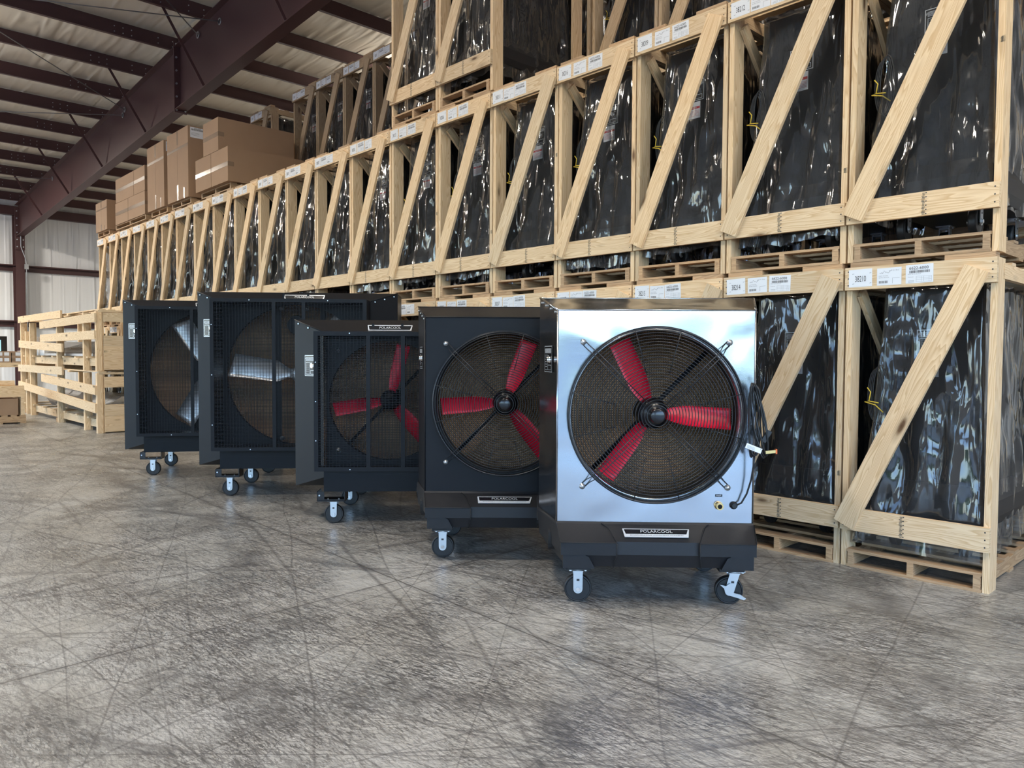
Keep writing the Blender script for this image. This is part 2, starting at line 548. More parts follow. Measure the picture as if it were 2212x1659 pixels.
# ------------------------------------------------------------------ mesh builder
class MB:
    def __init__(s):
        s.v, s.f, s.uv, s.m, s.sm, s.mats = [], [], [], [], [], []

    def mi(s, name):
        if name not in s.mats:
            s.mats.append(name)
        return s.mats.index(name)

    def face(s, idx, mat, uvs=None, smooth=False):
        s.f.append(tuple(idx))
        s.m.append(s.mi(mat))
        s.sm.append(smooth)
        s.uv.append(uvs if uvs else [(0, 0)] * len(idx))

    def obox(s, c, ax, h, mat):
        """oriented box: centre, three unit axes, three half sizes; UV length runs along the longest side"""
        c = Vector(c)
        b = len(s.v)
        for i in (-1, 1):
            for j in (-1, 1):
                for k in (-1, 1):
                    s.v.append(c + ax[0] * (i * h[0]) + ax[1] * (j * h[1]) + ax[2] * (k * h[2]))
        L = max(range(3), key=lambda q: h[q])
        F = (((0, 1, 3, 2), 0), ((4, 6, 7, 5), 0), ((0, 4, 5, 1), 1), ((2, 3, 7, 6), 1), ((0, 2, 6, 4), 2), ((1, 5, 7, 3), 2))
        o = (c.x * 3.1 + c.z * 1.7, c.y * 2.3 + c.z * 5.1)
        for n_, (fi, a) in enumerate(F):
            uv = []
            ot = [q for q in range(3) if q != a]
            ua = L if L in ot else ot[0]
            va = [q for q in ot if q != ua][0]
            for i in fi:
                q = ((i >> 2) * 2 - 1, ((i >> 1) & 1) * 2 - 1, (i & 1) * 2 - 1)
                uv.append((o[0] + q[ua] * h[ua], o[1] + n_ * .37 + q[va] * h[va]))
            s.face([b + i for i in fi], mat, uv)

    def box(s, x0, x1, y0, y1, z0, z1, mat):
        s.obox(((x0 + x1) / 2, (y0 + y1) / 2, (z0 + z1) / 2), (Vector((1, 0, 0)), Vector((0, 1, 0)), Vector((0, 0, 1))),
               (abs(x1 - x0) / 2, abs(y1 - y0) / 2, abs(z1 - z0) / 2), mat)

    def board(s, a, b, w, t, nrm, mat):
        """board from a to b, width w in the plane, thickness t along nrm"""
        a, b, nrm = Vector(a), Vector(b), Vector(nrm).normalized()
        d = (b - a)
        L = d.length
        d.normalize()
        sd = nrm.cross(d).normalized()
        nn = d.cross(sd).normalized()
        s.obox((a + b) / 2, (d, sd, nn), (L / 2, w / 2, t / 2), mat)

    def tube(s, pts, r, mat, n=6, closed=False, caps=True):
        pts = [Vector(p) for p in pts]
        m = len(pts)
        b = len(s.v)
        prev = None
        for i, p in enumerate(pts):
            if closed:
                t = pts[(i + 1) % m] - pts[i - 1]
            else:
                t = pts[min(i + 1, m - 1)] - pts[max(i - 1, 0)]
            t.normalize()
            if prev is None:
                q = Vector((0, 0, 1)) if abs(t.z) < .9 else Vector((1, 0, 0))
                prev = t.cross(q).normalized()
            prev = (prev - t * prev.dot(t)).normalized()
            bn = t.cross(prev)
            for k in range(n):
                a = 2 * pi * k / n
                s.v.append(p + (prev * cos(a) + bn * sin(a)) * r)
        for i in range(m if closed else m - 1):
            j = (i + 1) % m
            for k in range(n):
                l = (k + 1) % n
                s.face((b + i * n + k, b + i * n + l, b + j * n + l, b + j * n + k), mat, None, True)
        if caps and not closed:
            s.face([b + k for k in range(n)][::-1], mat)
            s.face([b + (m - 1) * n + k for k in range(n)], mat)

    def ring(s, c, R, r, mat, seg=64, n=5, y=None):
        """circle in the local x-z plane around c"""
        s.tube([(c[0] + R * cos(2 * pi * i / seg), c[1], c[2] + R * sin(2 * pi * i / seg)) for i in range(seg)], r, mat, n, True)

    def lathe(s, c, prof, mat, seg=32, axis='y', smooth=True):
        """prof: (radius, offset along the axis)"""
        b = len(s.v)
        for R, o in prof:
            for k in range(seg):
                a = 2 * pi * k / seg
                if axis == 'y':
                    s.v.append(Vector((c[0] + R * cos(a), c[1] + o, c[2] + R * sin(a))))
                elif axis == 'z':
                    s.v.append(Vector((c[0] + R * cos(a), c[1] + R * sin(a), c[2] + o)))
                else:
                    s.v.append(Vector((c[0] + o, c[1] + R * cos(a), c[2] + R * sin(a))))
        for i in range(len(prof) - 1):
            for k in range(seg):
                l = (k + 1) % seg
                s.face((b + i * seg + k, b + i * seg + l, b + (i + 1) * seg + l, b + (i + 1) * seg + k), mat, None, smooth)
        for i, rev in ((0, False), (len(prof) - 1, True)):
            if prof[i][0] > 1e-5:
                q = [b + i * seg + k for k in range(seg)]
                s.face(q[::-1] if rev else q, mat)

    def prism(s, poly, axis, a0, a1, mat):
        """poly: 2-D points in the other two axes (x->(y,z), y->(x,z), z->(x,y))"""
        def P(p, a):
            return Vector((a, p[0], p[1])) if axis == 'x' else Vector((p[0], a, p[1])) if axis == 'y' else Vector((p[0], p[1], a))
        b = len(s.v)
        m = len(poly)
        for p in poly:
            s.v.append(P(p, a0))
        for p in poly:
            s.v.append(P(p, a1))
        s.face([b + i for i in range(m)], mat)
        s.face([b + m + i for i in range(m)][::-1], mat)
        for i in range(m):
            j = (i + 1) % m
            s.face((b + i, b + m + i, b + m + j, b + j), mat)

    def loft(s, rings, mat, cap0=True, cap1=True, smooth=False, closed=True):
        b = len(s.v)
        m = len(rings[0])
        for r in rings:
            for p in r:
                s.v.append(Vector(p))
        for i in range(len(rings) - 1):
            for k in range(m if closed else m - 1):
                l = (k + 1) % m
                s.face((b + i * m + k, b + i * m + l, b + (i + 1) * m + l, b + (i + 1) * m + k), mat, None, smooth)
        if cap0:
            s.face([b + k for k in range(m)][::-1], mat)
        if cap1:
            s.face([b + (len(rings) - 1) * m + k for k in range(m)], mat)

    def quad(s, a, b_, c, d, mat):
        b = len(s.v)
        for p in (a, b_, c, d):
            s.v.append(Vector(p))
        s.face((b, b + 1, b + 2, b + 3), mat, [(0, 0), (1, 0), (1, 1), (0, 1)])

    def holed(s, x0, x1, z0, z1, cx, cz, R, y, mat, seg=96, depth=.0):
        """plate in the x-z plane with a round hole"""
        angs = sorted(set([2 * pi * i / seg for i in range(seg)] + [math.atan2(zz - cz, xx - cx) % (2 * pi) for xx in (x0, x1) for zz in (z0, z1)]))
        b = len(s.v)
        for a in angs:
            ca, sa = cos(a), sin(a)
            t = min([(x1 - cx) / ca if ca > 1e-6 else 1e9, (x0 - cx) / ca if ca < -1e-6 else 1e9,
                     (z1 - cz) / sa if sa > 1e-6 else 1e9, (z0 - cz) / sa if sa < -1e-6 else 1e9])
            s.v.append(Vector((cx + t * ca, y, cz + t * sa)))
            s.v.append(Vector((cx + R * ca, y, cz + R * sa)))
            s.v.append(Vector((cx + R * ca, y + max(depth, .001), cz + R * sa)))
        m = len(angs)
        for i in range(m):
            j = (i + 1) % m
            s.face((b + 3 * i, b + 3 * i + 1, b + 3 * j + 1, b + 3 * j), mat)
            if depth:
                s.face((b + 3 * i + 1, b + 3 * i + 2, b + 3 * j + 2, b + 3 * j + 1), mat, None, True)

    def text(s, txt, o, R, U, h, mat, wscale=1.0, off=.0006, align='LEFT'):
        vs, fs, wd = text_geo(txt)
        o, R, U = Vector(o), Vector(R).normalized(), Vector(U).normalized()
        nn = R.cross(U)
        x0 = -wd / 2 * wscale * h if align == 'CENTER' else 0
        b = len(s.v)
        for x, y in vs:
            s.v.append(o + R * (x * wscale * h + x0) + U * (y * h) + nn * off)
        for f in fs:
            s.face([b + i for i in f], mat)

    def build(s, name, parent=None, loc=None):
        me = mesh_(s, name)
        return link(name, me, parent, loc)


def mesh_(s, name):
    me = bpy.data.meshes.new(name)
    me.from_pydata([tuple(v) for v in s.v], [], s.f)
    for m in s.mats:
        me.materials.append(MATS[m])
    me.polygons.foreach_set('material_index', s.m)
    me.polygons.foreach_set('use_smooth', s.sm)
    uv = me.uv_layers.new(name='UVMap')
    flat = []
    for u in s.uv:
        for a in u:
            flat.extend(a)
    uv.data.foreach_set('uv', flat)
    me.update()
    return me


def link(name, me, parent=None, loc=None):
    o = bpy.data.objects.new(name, me)
    COL.objects.link(o)
    if parent is not None:
        o.parent = parent
    if loc is not None:
        o.location = loc
    return o


_tc = {}


def text_geo(t):
    if t in _tc:
        return _tc[t]
    c = bpy.data.curves.new('t', 'FONT')
    c.body = t
    c.resolution_u = 2
    o = bpy.data.objects.new('t', c)
    COL.objects.link(o)
    dg = bpy.context.evaluated_depsgraph_get()
    me = bpy.data.meshes.new_from_object(o.evaluated_get(dg))
    vs = [(v.co.x / .72, v.co.y / .72) for v in me.vertices]
    fs = [tuple(p.vertices) for p in me.polygons]
    wd = max([v[0] for v in vs] or [0])
    bpy.data.objects.remove(o)
    bpy.data.curves.remove(c)
    bpy.data.meshes.remove(me)
    _tc[t] = (vs, fs, wd)
    return _tc[t]


def empty(name, loc=(0, 0, 0), rz=0):
    o = bpy.data.objects.new(name, None)
    COL.objects.link(o)
    o.location = loc
    o.rotation_euler = (0, 0, rz)
    o.empty_display_size = .1
    return o


def tag(o, label=None, cat=None, group=None, kind=None):
    if label:
        o['label'] = label
    if cat:
        o['category'] = cat
    if group:
        o['group'] = group
    if kind:
        o['kind'] = kind
    return o


KIDS = {}


def copy_tree(o, parent=None):
    c = o.copy()
    COL.objects.link(c)
    if parent is not None:
        c.parent = parent
    for ch in o.children:
        copy_tree(ch, c)
    return c


Xv, Yv, Zv = Vector((1, 0, 0)), Vector((0, 1, 0)), Vector((0, 0, 1))

# ------------------------------------------------------------------ building shell
ROOF0, SLOPE = 7.507 + 13.0 * .0612, .0612      # underside of the purlins at y = 0


def zp(y):
    return ROOF0 - SLOPE * y


m = MB()
m.quad((XL - .2, YB - .2, 0), (XR, YB - .2, 0), (XR, YF + .2, 0), (XL - .2, YF + .2, 0), 'floor')
tag(m.build('floor'), kind='structure')
m = MB()
m.quad((-120, -120, -.03), (120, -120, -.03), (120, YB - .2, -.03), (-120, YB - .2, -.03), 'concrete_out')
m.quad((-120, YB - .2, -.03), (XL - .2, YB - .2, -.03), (XL - .2, 120, -.03), (-120, 120, -.03), 'concrete_out')
tag(m.build('ground'), kind='structure')
# roof insulation sagging a little between the purlins
m = MB()
PY = [15.55 + 1.59 * k for k in range(-14, 10)]
nx = 24
rows = []
y = YB - .2
ys = []
while y < YF + .25:
    ys.append(y)
    y += .265
for y in ys:
    ph = ((y - 15.55) / 1.59) % 1.0
    sag = .05 * sin(pi * ph) ** 2
    row = []
    for i in range(nx + 1):
        x = XL - .2 + (XR - XL + .4) * i / nx
        row.append(Vector((x, y, zp(y) + .300 - sag * (.7 + .5 * noise.noise(Vector((x * .8, y, 0)))))))
    rows.append(row)
b = 0
for r in rows:
    m.v.extend(r)
for j in range(len(rows) - 1):
    for i in range(nx):
        a = j * (nx + 1) + i
        m.face((a, a + nx + 1, a + nx + 2, a + 1), 'vinyl_roof', None, True)
tag(m.build('ceiling'), kind='structure')


def wall(name, a, b, ztop, openings, mat, thick=.12, side=1):
    """straight wall from a to b with door openings given as distances along it"""
    m = MB()
    a, b = Vector((*a, 0)), Vector((*b, 0))
    d = (b - a).normalized()
    L = (b - a).length
    nn = Vector((-d.y, d.x, 0)) * side
    segs = []
    cur = 0
    for s0, s1, hh in sorted(openings):
        segs.append((cur, s0, 0))
        segs.append((s0, s1, hh))
        cur = s1
    segs.append((cur, L, 0))
    for s0, s1, z0 in segs:
        c = a + d * ((s0 + s1) / 2) + nn * thick / 2
        m.obox((c.x, c.y, (z0 + ztop) / 2), (d, nn, Zv), ((s1 - s0) / 2, thick / 2, (ztop - z0) / 2), mat)
    return tag(m.build(name), kind='structure')


wall('wall_far', (XL, YF), (XR, YF), 6.75, [], 'vinyl_wall')
wall('wall_right', (XR, YF), (XR, YB), 9.2, [], 'vinyl_wall')
wall('wall_near', (XR, YB), (XL, YB), 9.2, [(XR - DOORB[1], XR - DOORB[0], DOORB[2])], 'vinyl_wall')
wall('wall_left', (XL, YB), (XL, YF), 9.2, [(a - YB, b - YB, DLH) for a, b in DOORL], 'vinyl_wall')

# treeline outside the doors
m = MB()
random.seed(3)
for i in range(150):
    a = -pi * .98 + i / 149 * pi * 1.1
    R = 58 + random.uniform(-6, 6)
    x, y = -3 + R * cos(a), -6 + R * sin(a)
    if y > 100:
        continue
    h_ = random.uniform(3.2, 6.5)
    m.lathe((x, y, 0), [(1.2, 0), (2.8, h_ * .3), (3.2, h_ * .55), (2.0, h_ * .85), (.2, h_)], 'leaf', 7, 'z')
tag(m.build('treeline'), 'green trees along the yard outside the open doors', 'trees', kind='stuff')

# ------------------------------------------------------------------ roof steel
RX = 5.5


def ordw(n):
    W_ = ['first', 'second', 'third', 'fourth', 'fifth', 'sixth', 'seventh', 'eighth', 'ninth', 'tenth', 'eleventh', 'twelfth',
          'thirteenth', 'fourteenth', 'fifteenth', 'sixteenth', 'seventeenth', 'eighteenth', 'nineteenth', 'twentieth', 'twenty-first', 'twenty-second']
    return W_[n]


def purlin_mesh():
    m = MB()
    x0, x1 = XL, XR
    m.box(x0, x1, -.004, .004, 0, .275, 'maroon')
    m.box(x0, x1, -.065, .004, .0, .006, 'maroon')
    m.box(x0, x1, -.004, .065, .269, .275, 'maroon')
    m.box(x0, x1, -.068, -.062, .0, .022, 'maroon')
    for dx in (-1.10, -.95, -.80, -.32, -.05):
        for dz in (.08, .18):
            m.lathe((RX + dx, 0, dz), [(.011, -.012), (.011, 0)], 'zinc', 6, 'y')
    return mesh_(m, 'roof_purlin')


pm = purlin_mesh()
vis = [y for y in PY if 5.5 < y < YF - .4]
for i, y in enumerate(sorted(PY, reverse=True)):
    if y > YF - .25 or y < YB:
        continue
    o = link('roof_purlin', pm, None, (0, y, zp(y)))
    tag(o, 'maroon steel purlin under the roof, %s counted from the far wall' % ordw(min(i, 21)) if i < 22 else 'maroon steel purlin nearest the open doors behind', 'purlin', 'maroon purlins carrying the roof')

# tapered I-section rafter running away from the camera
yA, yB_, zA_t, zB_t = -2.0, 30.45, zp(-2.0) - .004, zp(30.45) - .004


def zb(y):
    return 6.455 + (y - 9.58) * (5.33 - 6.455) / (30.8 - 9.58)


raf = empty('roof_rafter', (RX, 14, 6.5))
tag(raf, 'deep maroon steel rafter running from above the crates to the far wall', 'beam')
m = MB()
o0 = Vector((RX, 14, 6.5))


def rl(p):
    return Vector(p) - o0


for (dx0, dx1) in ((-.006, .006),):
    m.v += [rl((RX + dx0, yA, zb(yA))), rl((RX + dx0, yB_, zb(yB_))), rl((RX + dx0, yB_, zB_t)), rl((RX + dx0, yA, zA_t)),
            rl((RX + dx1, yA, zb(yA))), rl((RX + dx1, yB_, zb(yB_))), rl((RX + dx1, yB_, zB_t)), rl((RX + dx1, yA, zA_t))]
    for f_ in ((0, 3, 2, 1), (4, 5, 6, 7), (0, 1, 5, 4), (1, 2, 6, 5), (2, 3, 7, 6), (3, 0, 4, 7)):
        m.face(f_, 'maroon')
m.build('web', raf)
m = MB()
m.board(rl((RX, yA, zb(yA))), rl((RX, yB_, zb(yB_))), .22, .014, (0, 0, 1), 'maroon')
m.build('flange', raf)
m = MB()
m.board(rl((RX, yA, zA_t - .01)), rl((RX, yB_, zB_t - .01)), .22, .014, (0, 0, 1), 'maroon')
m.build('flange', raf)
ysp = 15.3
m = MB()
zz0, zz1 = zb(ysp) - .06, zp(ysp) + .08
m.box(-.12, .12, ysp - 14 - .02, ysp - 14 + .02, zz0 - 6.5, zz1 - 6.5, 'maroon')
m.build('splice_plate', raf)
m = MB()
for k in range(6):
    z = zz0 + .05 + (zz1 - zz0 - .1) * k / 5
    m.lathe((-.08, ysp - 14, z - 6.5), [(.02, -.045), (.02, .045)], 'zinc', 6, 'y')
    m.lathe((.08, ysp - 14, z - 6.5), [(.02, -.045), (.02, .045)], 'zinc', 6, 'y')
m.build('bolt_row', raf)
# flange braces from alternate purlins down to the bottom flange
k = 0
for i, y in enumerate(PY):
    if y < 9 or y > 29 or i % 2 == 0:
        continue
    m = MB()
    a, b = Vector((RX - .80, y - .02, zp(y) + .06)), Vector((RX - .06, y - .02, zb(y) + .03))
    c = a.copy()
    m.board(a - c, b - c, .05, .006, (0, 1, 0), 'maroon')
    m.board(a - c + Vector((0, .025, .02)), b - c + Vector((0, .025, .02)), .006, .05, (0, 1, 0), 'maroon')
    o = m.build('flange_brace', None, c)
    tag(o, 'slanting maroon angle brace to the rafter, %s counted from nearest' % ordw(k), 'brace', 'angle braces between purlins and rafter')
    k += 1
# tie rods
RODS = [((RX - .12, 13.4, 7.25), (-2.4, 17.2, 7.15)), ((RX - .12, 14.2, 7.30), (-2.4, 6.5, 8.1)),
        ((RX - .12, 18.6, 6.95), (-2.4, 12.0, 7.6)), ((RX - .12, 18.9, 6.85), (-2.4, 24.5, 6.7)), ((RX - .12, 25.6, 6.52), (-2.4, 30.3, 6.3))]
RL = ['thin steel tie rod with eye nut nearest the camera', 'thin steel tie rod crossing above the nearest eye nut', 'thin steel rod ending past the rafter splice plate',
      'thin steel rod fixed just behind the splice plate', 'thin steel rod with eye nut near the far wall']
for (a, b), lb in zip(RODS, RL):
    a, b = Vector(a), Vector(b)
    m = MB()
    e = (a - b).normalized()
    m.tube([Vector((0, 0, 0)) + e * .45, b - a], .010, 'rod', 5)
    m.tube([e * .12 + Vector((0, cos(t) * .055, sin(t) * .055)) + e * (0) for t in [2 * pi * q / 12 for q in range(12)]], .012, 'rod', 5, True)
    o = m.build('tie_rod', None, a)
    tag(o, lb, 'rod', 'tie rods under the roof')

# column at the far wall with flanges and bolts
colm = empty('steel_column', (RX, 30.55, 0))
tag(colm, 'maroon steel column at the far wall carrying the rafter end', 'column')
m = MB()
m.box(-.006, .006, -.25, .25, 0, 6.2, 'maroon')
m.build('web', colm)
for yy in (-.25, .25):
    m = MB()
    m.box(-.13, .13, yy - .008, yy + .008, 0, 6.2, 'maroon')
    m.build('flange', colm)
m = MB()
m.box(-.14, .14, -.30, -.25, 4.9, 6.3, 'maroon')
m.build('end_plate', colm)
m = MB()
for k in range(6):
    for x in (-.09, .09):
        m.lathe((x, -.31, 5.0 + .24 * k), [(.022, -.02), (.022, .02)], 'zinc', 6, 'y')
m.build('bolt_row', colm)
m = MB()
m.tube([(0, 0, 1.2), (0, 0, 4.4), (-.02, 0, 4.6), (-.15, 0, 5.0), (-.15, 0, 6.15), (.25, -.9, 6.35), (.6, -3.0, 6.5)], .016, 'conduit', 6)
m.box(-.06, .06, -.03, .03, 4.25, 4.42, 'conduit')
m.box(-.06, .06, -.03, .03, 1.1, 1.3, 'conduit')
tag(m.build('conduit', None, (RX + .16, 30.2, 0)), 'grey electrical conduit with junction box running up the column', 'conduit')
for z, nm in ((4.42, 'maroon wall girt, the higher one on the far wall'), (2.50, 'maroon wall girt, the lower one on the far wall')):
    m = MB()
    m.box(-14, 8.4, -.17, 0, 0, .012, 'maroon')
    m.box(-14, 8.4, -.17, -.16, -.03, .0, 'maroon')
    m.box(-14, 8.4, -.01, 0, -.20, .0, 'maroon')
    m.box(-14, 8.4, -.10, 0, -.21, -.20, 'maroon')
    tag(m.build('wall_girt', None, (5.5, YF - .02, z)), nm, 'girt', 'girts across the far wall')
m = MB()
m.box(-14, 8.4, -.2, 0, 0, .3, 'maroon')
tag(m.build('eave_strut', None, (5.5, YF - .02, 6.13)), 'maroon strut along the top of the far wall', 'beam')

# high-bay fixtures (above the frame) that carry the lamps
for i, (x, y) in enumerate(LAMPS):
    z = (6.75 if y > 16 else 7.1) if y > 8 else 7.6
    m = MB()
    m.box(-.6, .6, -.3, .3, .02, .10, 'paint_out')
    for s_ in (-1, 1):
        m.tube([(s_ * .4, 0, .1), (s_ * .4, 0, max(.12, zp(y) - z))], .006, 'rod', 4)
    wh = ['over the aisle beside the nearest cooler', 'over the open floor left of the coolers', 'over the aisle level with the farthest cooler', 'over the aisle by the lumber crates',
          'over the aisle near the far wall', 'behind the back row of crates', 'behind the nearest end of the back row', 'behind the stacks near the far wall', 'right above the open floor by the doors'][i]
    tag(m.build('high_bay_lamp', None, (x, y, z)), 'flat high-bay lamp hung ' + wh, 'lamp', 'high-bay lamps')

# ------------------------------------------------------------------ casters
CA = {}


def wheel_mesh():
    m = MB()
    R = .079
    m.lathe((0, 0, R), [(R * .84, -.022), (R * .95, -.024), (R, -.014), (R, .014), (R * .95, .024), (R * .84, .022)], 'rubber', 36)
    m.lathe((0, 0, R), [(R * .84, -.020), (R * .80, -.012), (.001, -.010)], 'rubber', 36)
    m.lathe((0, 0, R), [(R * .84, .020), (R * .80, .012), (.001, .010)], 'rubber', 36)
    m.lathe((0, 0, R), [(.022, -.024), (.022, .024)], 'gloss_black', 16)
    for k in range(5):
        a = 2 * pi * k / 5 + .25
        m.board((.02 * cos(a), 0, R + .02 * sin(a)), (R * .82 * cos(a), 0, R + R * .82 * sin(a)), .005, .036, (0, 1, 0), 'gloss_black')
    return mesh_(m, 'wheel')


def fork_mesh(lean=0.):
    m = MB()
    R = .079
    for y in (-.033, .033):
        pts = []
        n = 10
        top = .178
        for k in range(n + 1):
            a = pi + pi * k / n
            pts.append((.026 * cos(a), R + .026 * sin(a)))
        pts = pts + [(.027 + lean, top), (-.027 + lean, top)]
        m.prism(pts, 'y', y - .0025, y + .0025, 'zinc')
    m.box(-.03 + lean, .03 + lean, -.035, .035, .176, .182, 'zinc')
    m.lathe((0, 0, R), [(.013, -.046), (.013, .046)], 'chrome', 6)
    m.lathe((0, 0, R), [(.017, -.040), (.017, -.036)], 'zinc', 12)
    m.lathe((lean, 0, .182), [(.03, 0), (.03, .012)], 'zinc', 14, 'z')
    m.box(-.055 + lean, .055 + lean, -.05, .05, .192, .198, 'zinc')
    m.box(-.008 + lean * .6, .008 + lean * .6, -.0365, -.0355, .125, .137, 'ink')
    for x in (-.042, .042):
        m.lathe((x + lean, -.035, .183), [(.009, 0), (.009, .010)], 'zinc', 6, 'z')
    return mesh_(m, 'fork')


WM, FM, FML = wheel_mesh(), fork_mesh(), fork_mesh(.028)


def caster(parent, x, y, rz=0, lean=False, brake=False):
    c = link('caster', FML if lean else FM, parent, (x, y, 0))
    c.rotation_euler = (0, 0, rz)
    w_ = link('wheel', WM, c)
    if brake:
        m = MB()
        pts = [(-.055, .118), (-.022, .112), (.004, .128), (.012, .105), (.02, .075), (.058, .066), (.088, .046), (.078, .036), (.04, .048), (0, .058), (-.022, .066), (-.032, .098)]
        m.prism(pts, 'y', -.052, -.044, 'zinc')
        m.build('brake_lever', c)
    return c


# ------------------------------------------------------------------ fan parts
def blade(m, R0, R1, ang, wfun, tw0, tw1, y0, mat, camber=.02, thick=.006, tip=0):
    ns, nc = 12, 6
    top, bot = [], []
    er = Vector((cos(ang), 0, sin(ang)))
    et = Vector((-sin(ang), 0, cos(ang)))
    for i in range(ns + 1):
        t = i / ns
        R = R0 + (R1 - R0) * t
        w_ = wfun(t)
        tw = tw0 + (tw1 - tw0) * t
        cd = et * cos(tw) + Yv * sin(tw)
        nd = -et * sin(tw) + Yv * cos(tw)
        ra, rb = [], []
        for j in range(nc + 1):
            s_ = j / nc - .5
            p = er * (R + (tip * s_ if i == ns else 0)) + cd * (w_ * s_) + nd * (camber * (1 - 4 * s_ * s_)) + Yv * y0
            th = thick * (1 - abs(2 * s_) ** 3) * .5 + .001
            ra.append(p - nd * th)
            rb.append(p + nd * th)
        top.append(ra)
        bot.append(rb)
    return top, bot


def blade_mesh(m, C, *a, **k):
    top, bot = blade(m, *a, **k)
    mat = a[7 - 0] if False else k.get('mat')
    return top, bot


def add_blade(parent, C, R0, R1, ang, wfun, tw0, tw1, mat, camber=.02, name='blade', tip=0):
    m = MB()
    top, bot = blade(m, R0, R1, ang, wfun, tw0, tw1, 0, mat, camber, .006, tip)
    ns, nc = len(top) - 1, len(top[0]) - 1
    b0 = len(m.v)
    for r in top:
        m.v += r
    b1 = len(m.v)
    for r in bot:
        m.v += r
    for i in range(ns):
        for j in range(nc):
            q = i * (nc + 1) + j
            m.face((b0 + q, b0 + q + 1, b0 + q + nc + 2, b0 + q + nc + 1), mat, None, True)
            m.face((b1 + q, b1 + q + nc + 1, b1 + q + nc + 2, b1 + q + 1), mat, None, True)
    per = [(0, j) for j in range(nc + 1)] + [(i, nc) for i in range(1, ns + 1)] + [(ns, j) for j in range(nc - 1, -1, -1)] + [(i, 0) for i in range(ns - 1, 0, -1)]
    for q in range(len(per)):
        (i, j), (k, l) = per[q], per[(q + 1) % len(per)]
        m.face((b0 + i * (nc + 1) + j, b0 + k * (nc + 1) + l, b1 + k * (nc + 1) + l, b1 + i * (nc + 1) + j), mat)
    return m.build(name, parent, C)


def red_w(t):
    return .070 + .068 * sin(min(t / .42, 1) * pi / 2) ** .8 - .008 * t


def plate_badge(m, o, R, U, w_, h, inv=False, sub=True):
    """trapezoid name plate POLARCOOL: o is the centre"""
    o, R, U = Vector(o), Vector(R).normalized(), Vector(U).normalized()
    nn = R.cross(U)

    def trap(ws, hs, off, mat, z0=0.0):
        d = .035 * w_
        a = [(-ws / 2, hs / 2), (ws / 2, hs / 2), (ws / 2 - d, -hs / 2), (-ws / 2 + d * .6, -hs / 2)]
        b = len(m.v)
        for q in (0, off):
            for x, y_ in a:
                m.v.append(o + R * x + U * (y_ + z0) + nn * q)
        m.face((b + 4, b + 7, b + 6, b + 5), mat)
        for k_ in range(4):
            l = (k_ + 1) % 4
            m.face((b + k_, b + 4 + k_, b + 4 + l, b + l), mat)
    trap(w_, h, .004, 'badge_silver')
    trap(w_ - .016, h * .56, .0055, 'gloss_black', h * .13)
    m.text('POLARCOOL', o + U * (-h * .02), R, U, h * .33, 'badge_silver', 1.42 * w_ / (h * 8.2) * 1.02, .007, 'CENTER')
    m.text('EVAPORATIVE COOLING SYSTEMS', o + U * (-h * .36), R, U, h * .11, 'ink', 1.9, .0048, 'CENTER')


def control_plate(m, o, R, U, w_, h):
    """rectangular control panel graphic with silver outlines"""
    o, R, U = Vector(o), Vector(R).normalized(), Vector(U).normalized()
    nn = R.cross(U)

    def rect(x0, x1, y0, y1, mat, off):
        b = len(m.v)
        for x, y_ in ((x0, y0), (x1, y0), (x1, y1), (x0, y1)):
            m.v.append(o + R * (x * w_) + U * (y_ * h) + nn * off)
        m.face((b, b + 1, b + 2, b + 3), mat)
    rect(-.5, .5, -.5, .5, 'silver_ink', .002)
    rect(-.47, .47, -.47, .47, 'gloss_black', .0026)
    rect(-.40, .40, .22, .40, 'silver_ink', .003)
    rect(-.385, .385, .235, .385, 'grey_ink', .0034)
    rect(-.40, -.06, -.42, .16, 'silver_ink', .003)
    rect(-.38, -.08, -.40, .14, 'gloss_black', .0034)
    for k_ in range(5):
        rect(-.34, -.14, .06 - k_ * .09, .09 - k_ * .09, 'grey_ink', .0038)
    rect(-.02, .40, -.42, -.22, 'silver_ink', .003)
    rect(0, .38, -.40, -.24, 'gloss_black', .0034)
    rect(-.02, .10, .02, .14, 'silver_ink', .003)
    c = o + R * (.22 * w_) + U * (-.02 * h)
    b = len(m.v)
    seg = 16
    for k_ in range(seg):
        a = 2 * pi * k_ / seg
        m.v.append(c + R * (.13 * h * cos(a)) + U * (.13 * h * sin(a)) + nn * .003)
    for k_ in range(seg):
        a = 2 * pi * k_ / seg
        m.v.append(c + R * (.10 * h * cos(a)) + U * (.10 * h * sin(a)) + nn * .022)
    for k_ in range(seg):
        l = (k_ + 1) % seg
        m.face((b + k_, b + l, b + seg + l, b + seg + k_), 'chrome', None, True)
    m.face([b + seg + k_ for k_ in range(seg)], 'chrome')
    m.text('POLARCOOL', o + U * (.27 * h), R, U, h * .10, 'silver_ink', 1.15, .004, 'CENTER')


